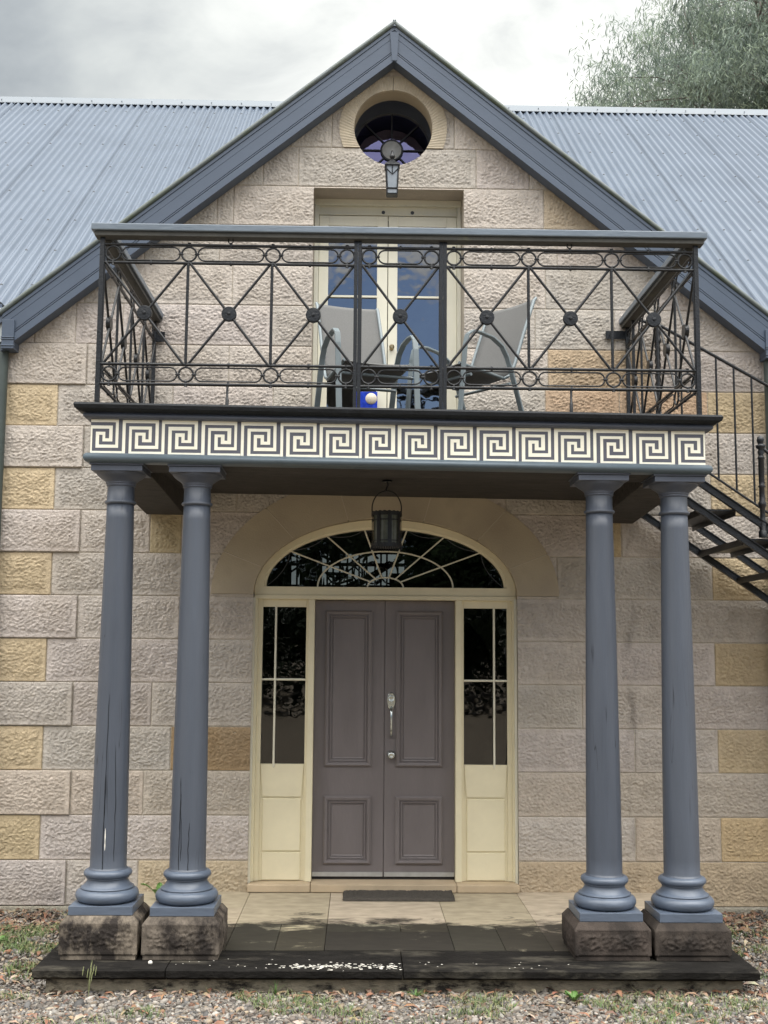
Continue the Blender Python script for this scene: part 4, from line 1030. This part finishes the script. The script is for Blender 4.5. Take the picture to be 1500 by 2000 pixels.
def scatter(n,x0,x1,y0,y1): pos.append(np.stack([rng.uniform(x0,x1,n),rng.uniform(y0,y1,n)],-1))
scatter(30000,-2.6,2.6,-2.9,-2.09); scatter(8000,-3.4,-2.0,-2.1,.1); scatter(7000,2.0,3.3,-2.1,.1); scatter(2500,-4,4,-4.5,-3.0)
P=np.concatenate(pos); n=len(P)
sz=rng.gamma(5,.0016,n)+.003
rot=rng.uniform(0,2*PI,n); sc=np.stack([sz*rng.uniform(.8,1.3,n),sz*rng.uniform(.7,1.0,n),sz*rng.uniform(.45,.75,n)],-1)
V=IV[None]*sc[:,None,:]*(1+rng.uniform(-.22,.22,(n,12,1)))
tl=rng.uniform(-.5,.5,(n,2)); V[:,:,2]+=V[:,:,0]*tl[:,:1]+V[:,:,1]*tl[:,1:]*.6
c_,s_=np.cos(rot),np.sin(rot); V=np.stack([V[:,:,0]*c_[:,None]-V[:,:,1]*s_[:,None],V[:,:,0]*s_[:,None]+V[:,:,1]*c_[:,None],V[:,:,2]],-1)
V[:,:,0]+=P[:,:1];V[:,:,1]+=P[:,1:]; V[:,:,2]+=(gz(P[:,0],P[:,1])+sz*.35+rng.uniform(0,.008,n))[:,None]
pal=np.array([(.45,.40,.34),(.38,.33,.28),(.55,.50,.44),(.30,.25,.21),(.24,.23,.22),(.36,.19,.12),(.48,.38,.27),(.62,.58,.52),(.16,.15,.14)])
pc=pal[rng.choice(9,n,p=[.2,.18,.12,.13,.1,.06,.09,.07,.05])]*rng.uniform(.18,.66,(n,1)); C=np.ones((n,12,4)); C[:,:,:3]=pc[:,None,:]
F=(IF[None]+12*np.arange(n)[:,None,None]).reshape(-1,3)
g=trimesh('gravel',V.reshape(-1,3),F,C.reshape(-1,4),M_['pebble']); g['kind']='stuff'; g['label']='mixed buff and grey pebble gravel around the porch step'; g['category']='gravel'
# raised soil sheet under the gravel (real gentle relief)
G=Grid(); X_,Y_=np.meshgrid(np.linspace(-4.5,4.5,140),np.linspace(-5,.44,90)); Zs=gz(X_,Y_)
c=np.ones(X_.shape+(4,)); c[...,:3]=(.07,.055,.04)
G.patch(np.stack([X_,Y_,Zs],-1),c); so=G.build('soil',M_['litter']); struct(so)
# litter: curled dry leaves
def leaves(n,reg,L0,L1,cols,zoff,droop=.3):
    Vs=[];Fs=[];Cs=[];k=0
    for i in range(n):
        x0,x1,y0,y1=reg[rng.integers(len(reg))]; x,y=rng.uniform(x0,x1),rng.uniform(y0,y1); a=rng.uniform(0,2*PI); Ln=rng.uniform(L0,L1); w=Ln*rng.uniform(.12,.3)
        z=float(gz(np.array([x]),np.array([y]))[0])+zoff+rng.uniform(0,.006); c=cols[rng.integers(len(cols))]; 
        up=rng.uniform(.2,1)*Ln*.25; t=rng.uniform(-.5,.5)
        pts=[(-.5,0,0),(-.15,1,up),(.25,.8,up*.8),(.5,0,0),(.25,-.8,up*.8+w*t),(-.15,-1,up+w*t)]
        for u_,v_,h in pts: Vs.append((x+u_*Ln*math.cos(a)-v_*w/2*math.sin(a),y+u_*Ln*math.sin(a)+v_*w/2*math.cos(a),z+h)); Cs.append((*[q*rng.uniform(.85,1.15) for q in c],1))
        Fs+=[(k,k+1,k+5),(k+1,k+2,k+4),(k+1,k+4,k+5),(k+2,k+3,k+4)]; k+=6
    return np.array(Vs),np.array(Fs),np.array(Cs)
V,F,C=leaves(2600,[(-2.6,2.6,-2.9,-2.1),(-3.3,-2.08,-2.1,-.02),(-2.9,-2.1,-.7,-.03),(2.08,3.1,-2.1,-.02),(2.1,2.9,-.8,-.03),(-2.6,2.6,-2.25,-2.11)],.03,.10,[(.20,.13,.085),(.28,.2,.13),(.14,.09,.06),(.33,.27,.2),(.24,.12,.07)],.012)
o=trimesh('leaf_litter',V,F,C,M_['litter']); o['kind']='stuff'; o['label']='scattered dry brown leaves on the gravel'; o['category']='leaves'
def grass(n,reg,h0,h1,cols,clump=14):
    Vs=[];Fs=[];Cs=[];k=0
    for i in range(n):
        x0,x1,y0,y1=reg[rng.integers(len(reg))]; cx_,cy_=rng.uniform(x0,x1),rng.uniform(y0,y1)
        if float(pn(np.array([cx_*1.7+5]),np.array([cy_*2.3]))[0])<.05: continue
        for j in range(rng.integers(4,clump)):
            x,y=cx_+rng.normal(0,.02),cy_+rng.normal(0,.02); a=rng.uniform(0,2*PI); h=rng.uniform(h0,h1); ln=rng.uniform(.2,1.0)*h; w=.0016+.0016*rng.random(); z=-.155
            c=cols[rng.integers(len(cols))]; dx,dy=math.cos(a),math.sin(a)
            for t,ww in ((0,1),(.5,.8),(1,.1)):
                q=t*t; px_,py_,pz_=x+dx*ln*q,y+dy*ln*q,z+h*t*(1-.25*t)
                Vs+= [(px_-dy*w*ww,py_+dx*w*ww,pz_),(px_+dy*w*ww,py_-dx*w*ww,pz_)]; Cs+=[(*c,1)]*2
            Fs+=[(k,k+1,k+3,k+2),(k+2,k+3,k+5,k+4)]; k+=6
    return np.array(Vs),np.array(Fs),np.array(Cs)
V,F,C=grass(3400,[(-3.1,-2.1,-1.7,-.4),(-3.1,-2.1,-1.7,-.4),(-3.2,-2.08,-1.9,-.15),(-3.2,-2.08,-1.9,-.15),(-2.5,-1.3,-2.6,-2.2),(-.9,0.6,-2.6,-2.2),(2.1,2.9,-1.8,-.3),(.8,2.4,-2.7,-2.25),(-2.6,2.5,-2.9,-2.15)],.02,.075,[(.10,.15,.05),(.15,.19,.07),(.08,.13,.045),(.22,.21,.10)])
o=trimesh('grass',V,F,C,M_['grass']); o['kind']='stuff'; o['label']='sparse short grass growing through the gravel'; o['category']='grass'
# individual weeds
def tuft(name,label,cat,x,y,n,h,sp,matn,seed,wid=.003,z=-.155,heads=False,group=None):
    r=random.Random(seed); b=MB()
    for i in range(n):
        a=r.uniform(0,2*PI); hh=h*r.uniform(.55,1); ln=sp*r.uniform(.2,1); dx,dy=math.cos(a),math.sin(a); rows=[]
        for k in range(6):
            t=k/5; ww=wid*(1-t)**.6*(1 if t<.99 else .1)+.0002; rows.append([(dx*ln*t*t-dy*ww,dy*ln*t*t+dx*ww,hh*t*(1-.2*t)),(dx*ln*t*t+dy*ww,dy*ln*t*t-dx*ww,hh*t*(1-.2*t))])
        b.loft(rows,close=False,capend=False)
        if heads: 
            e=rows[-1][0]; b.tube([(e[0],e[1],e[2]-.05),(e[0]+.003,e[1],e[2]-.02),(e[0]+.006,e[1],e[2])],[.0015,.003,.001],5)
    o=b.build(name,M_[matn],None,off=(x,y,z)); tag(o,label,cat,group); return o
M_['straw']=mat('seeding_grass',(.24,.26,.12),.7,.2,9)
tuft('tall_grass','tall thin seeding grass stalks in front of the leftmost pedestal','grass tuft',-1.73,-2.23,7,.26,.05,'straw',3,.0016,heads=True)
tuft('grass_tuft','bright green grass tuft left of centre against the step','grass tuft',-.69,-2.17,9,.13,.08,'weed',5,.003)
tuft('grass_tuft','low dark green grass tuft near the step joint at centre','grass tuft',.10,-2.20,26,.07,.09,'weed',8,.003)
tuft('grass_tuft','wispy tuft between the left pedestals and the step face','grass tuft',-1.07,-2.19,5,.12,.05,'straw',9,.002)
tuft('grass_tuft','small grass tuft in the gravel right of centre','grass tuft',.63,-2.42,14,.06,.04,'weed',12,.003)
def leafy(name,label,cat,x,y,z,n,L,seed,yellow=False,up=.6):
    r=random.Random(seed); b=MB()
    for i in range(n):
        a=2*PI*i/n+r.uniform(-.4,.4); Ln=L*r.uniform(.6,1); rows=[]
        for k in range(7):
            t=k/6; w=Ln*.17*math.sin(PI*min(1,t*.92+.08))*(1+.25*math.sin(k*3.1)); d=Ln*t*.75; zz=Ln*(up*t-.45*up*t*t*1.1)
            rows.append([(math.cos(a)*d-math.sin(a)*w,math.sin(a)*d+math.cos(a)*w,zz+.01),(math.cos(a)*d,math.sin(a)*d,zz),(math.cos(a)*d+math.sin(a)*w,math.sin(a)*d-math.cos(a)*w,zz+.01)])
        b.loft(rows,close=False,capend=False)
    o=b.build(name,M_['weed'],None,off=(x,y,z)); tag(o,label,cat); return o
leafy('weed','broad-leaved green weed growing behind the second column base','weed',-1.66,-.30,-.01,6,.20,4,up=1.3)
leafy('weed','small leafy weed sprouting between the two left pedestals','weed',-1.52,-1.45,.02,7,.11,6,up=1.2)
leafy('weed','spreading leafy weed on the gravel beside the left pedestal','weed',-2.16,-.85,-.15,9,.16,7,up=.8)
leafy('weed','pale small-leaved weed in the gravel before the third column','weed',.98,-2.30,-.155,10,.08,11,up=1.6)
leafy('weed','low weed on the gravel at the right wall foot','weed',2.25,-.62,-.15,9,.12,15,up=.7)
leafy('weed','flat green weed in the gravel at the far left edge','weed',-2.62,-1.0,-.15,9,.14,21,up=.5)

# ------------------------------------------------------------ trees
def tree(label,x,y,H,R,seed,nclus,leafL=.12,zc=.66,per=16,group=None,cols=None,fill=.0,pad=None):
    r=np.random.default_rng(seed); t=thing('gum_tree',label,'tree',(x,y,-.15),group)
    b=MB(); top=Vector((x+.3,y,H*.9))
    pts=[(x,y,-.2),(x+.1,y,H*.3),(x-.1,y+.2,H*.55),(x+.15,y,H*.75),(x+.1,y,H*.95)]
    b.tube(pts,[.30,.22,.14,.08,.03],10)
    # crown lobes
    lobes=[]
    for i in range(30):
        a=2*PI*i*.381966+r.uniform(-.3,.3); rr=R*math.sqrt((i+.5)/30)*.80; h=H*(zc+r.uniform(-.16,.25)); 
        k=1-abs(h-H*zc)/(H*.42); rr*=max(.62,k)
        lobes.append(Vector((x+rr*math.cos(a),y+rr*math.sin(a),h)))
    br=MB()
    cl=[]
    for lb in lobes:
        zb=lb.z-R*r.uniform(.35,.7); st=Vector((x+.05,y,max(H*.25,min(zb,H*.85)))); mid=(st+lb)/2+Vector((r.uniform(-.3,.3),r.uniform(-.3,.3),r.uniform(0,.5)))
        br.tube([st,mid,lb],[.09,.055,.02],6)
        for _ in range(9):
            e=lb+Vector(tuple(r.normal(0,R*.25,3)))*1.0; br.tube([mid.lerp(lb,.5),(mid.lerp(lb,.6)+e)/2+Vector((0,0,.15)),e],[.025,.014,.006],5); cl.append(e)
    b.build('trunk',M_['bark'],t); br.build('branches',M_['bark'],t)
    # leaf sprays: drooping lance leaves in clusters around the branch ends
    n=nclus; base=np.array([tuple(c) for c in cl]); idx=r.integers(len(base),size=n); cen=base[idx]+r.normal(0,R*.115,(n,3))*np.array([.74,.74,.55])
    m=n*per; cc=np.repeat(cen,per,0)+r.normal(0,leafL*1.1,(m,3)); 
    az=r.uniform(0,2*PI,m); dz=-r.uniform(.25,1.0,m); hz=np.sqrt(np.maximum(0,1-dz*dz)); d=np.stack([np.cos(az)*hz,np.sin(az)*hz,dz],-1)
    sd=np.stack([-np.sin(az+r.uniform(-1,1,m)),np.cos(az+r.uniform(-1,1,m)),r.uniform(-.3,.3,m)],-1); sd/=np.linalg.norm(sd,axis=1)[:,None]
    Ln=leafL*r.uniform(.7,1.5,m)[:,None]; w=Ln*.085
    curve=np.zeros((m,3)); curve[:,2]=-1; 
    p0=cc; p1=cc+d*Ln*.5+sd*w; p2=cc+d*Ln+curve*Ln*.15; p3=cc+d*Ln*.5-sd*w
    V=np.stack([p0,p1,p2,p3],1).reshape(-1,3)-np.array([x,y,-.15]); F=np.arange(4*m).reshape(m,4)
    cols=np.array(cols if cols is not None else [(.21,.26,.22),(.25,.31,.25),(.15,.19,.165),(.29,.35,.26)])
    cf=np.repeat(cols[r.integers(len(cols),size=n)],per,0)*r.uniform(.75,1.25,(m,1)); C=np.ones((m,4,4)); C[:,:,:3]=cf[:,None,:]
    o=trimesh('crown',V,F,C.reshape(-1,4),M_['leaf']); o.parent=t; return t
tree('tall grey-green gum tree with drooping leaves rising behind the right roof ridge',9.45,16.2,19.1,4.4,8,14000,.13,.72,15,group='gum trees behind the roof')
tree('second gum tree at the far right edge behind the roof, partly out of frame',13.2,19.5,20.5,3.2,11,3400,.135,.80,13,group='gum trees behind the roof')
# garden-side wood, seen only as reflections in the glass
def wood():
    r=np.random.default_rng(3); Vs=[];Cs=[]
    m=0
    for (x,h,w,y) in ((-17,9,6,-36),(-10,12.5,4.5,-34),(-4.5,10.5,4,-38),(1,7.5,4,-36),(6,8.5,4.5,-37),(12,11.5,5,-36),(18,9,5,-38)):
        n=1500; a=r.uniform(0,2*PI,n); rr=w*np.sqrt(r.random(n)); z=r.random(n)**.8*h; k=np.sqrt(np.clip(1-((z/h-.45)/.6)**2,.05,1))
        c=np.stack([x+rr*np.cos(a)*k,y+rr*np.sin(a)*k,z],-1)+r.normal(0,.3,(n,3)); s=r.uniform(.25,.6,(n,1))
        u_=r.normal(0,1,(n,3));u_/=np.linalg.norm(u_,axis=1)[:,None]; v_=np.cross(u_,r.normal(0,1,(n,3)));v_/=np.linalg.norm(v_,axis=1)[:,None]
        Vs.append(np.stack([c-u_*s,c+v_*s*.6,c+u_*s,c-v_*s*.6],1).reshape(-1,3)); cc=np.ones((n,4,4)); cc[:,:,:3]=(np.array([.05,.08,.04])*r.uniform(.6,1.4,(n,1)))[:,None,:]; Cs.append(cc.reshape(-1,4)); m+=n
    V=np.concatenate(Vs); o=trimesh('woodland',V,np.arange(len(V)).reshape(-1,4),np.concatenate(Cs),M_['leaf']); o['kind']='stuff'; o['label']='line of dark trees across the garden reflected in the windows'; o['category']='woodland'
wood()
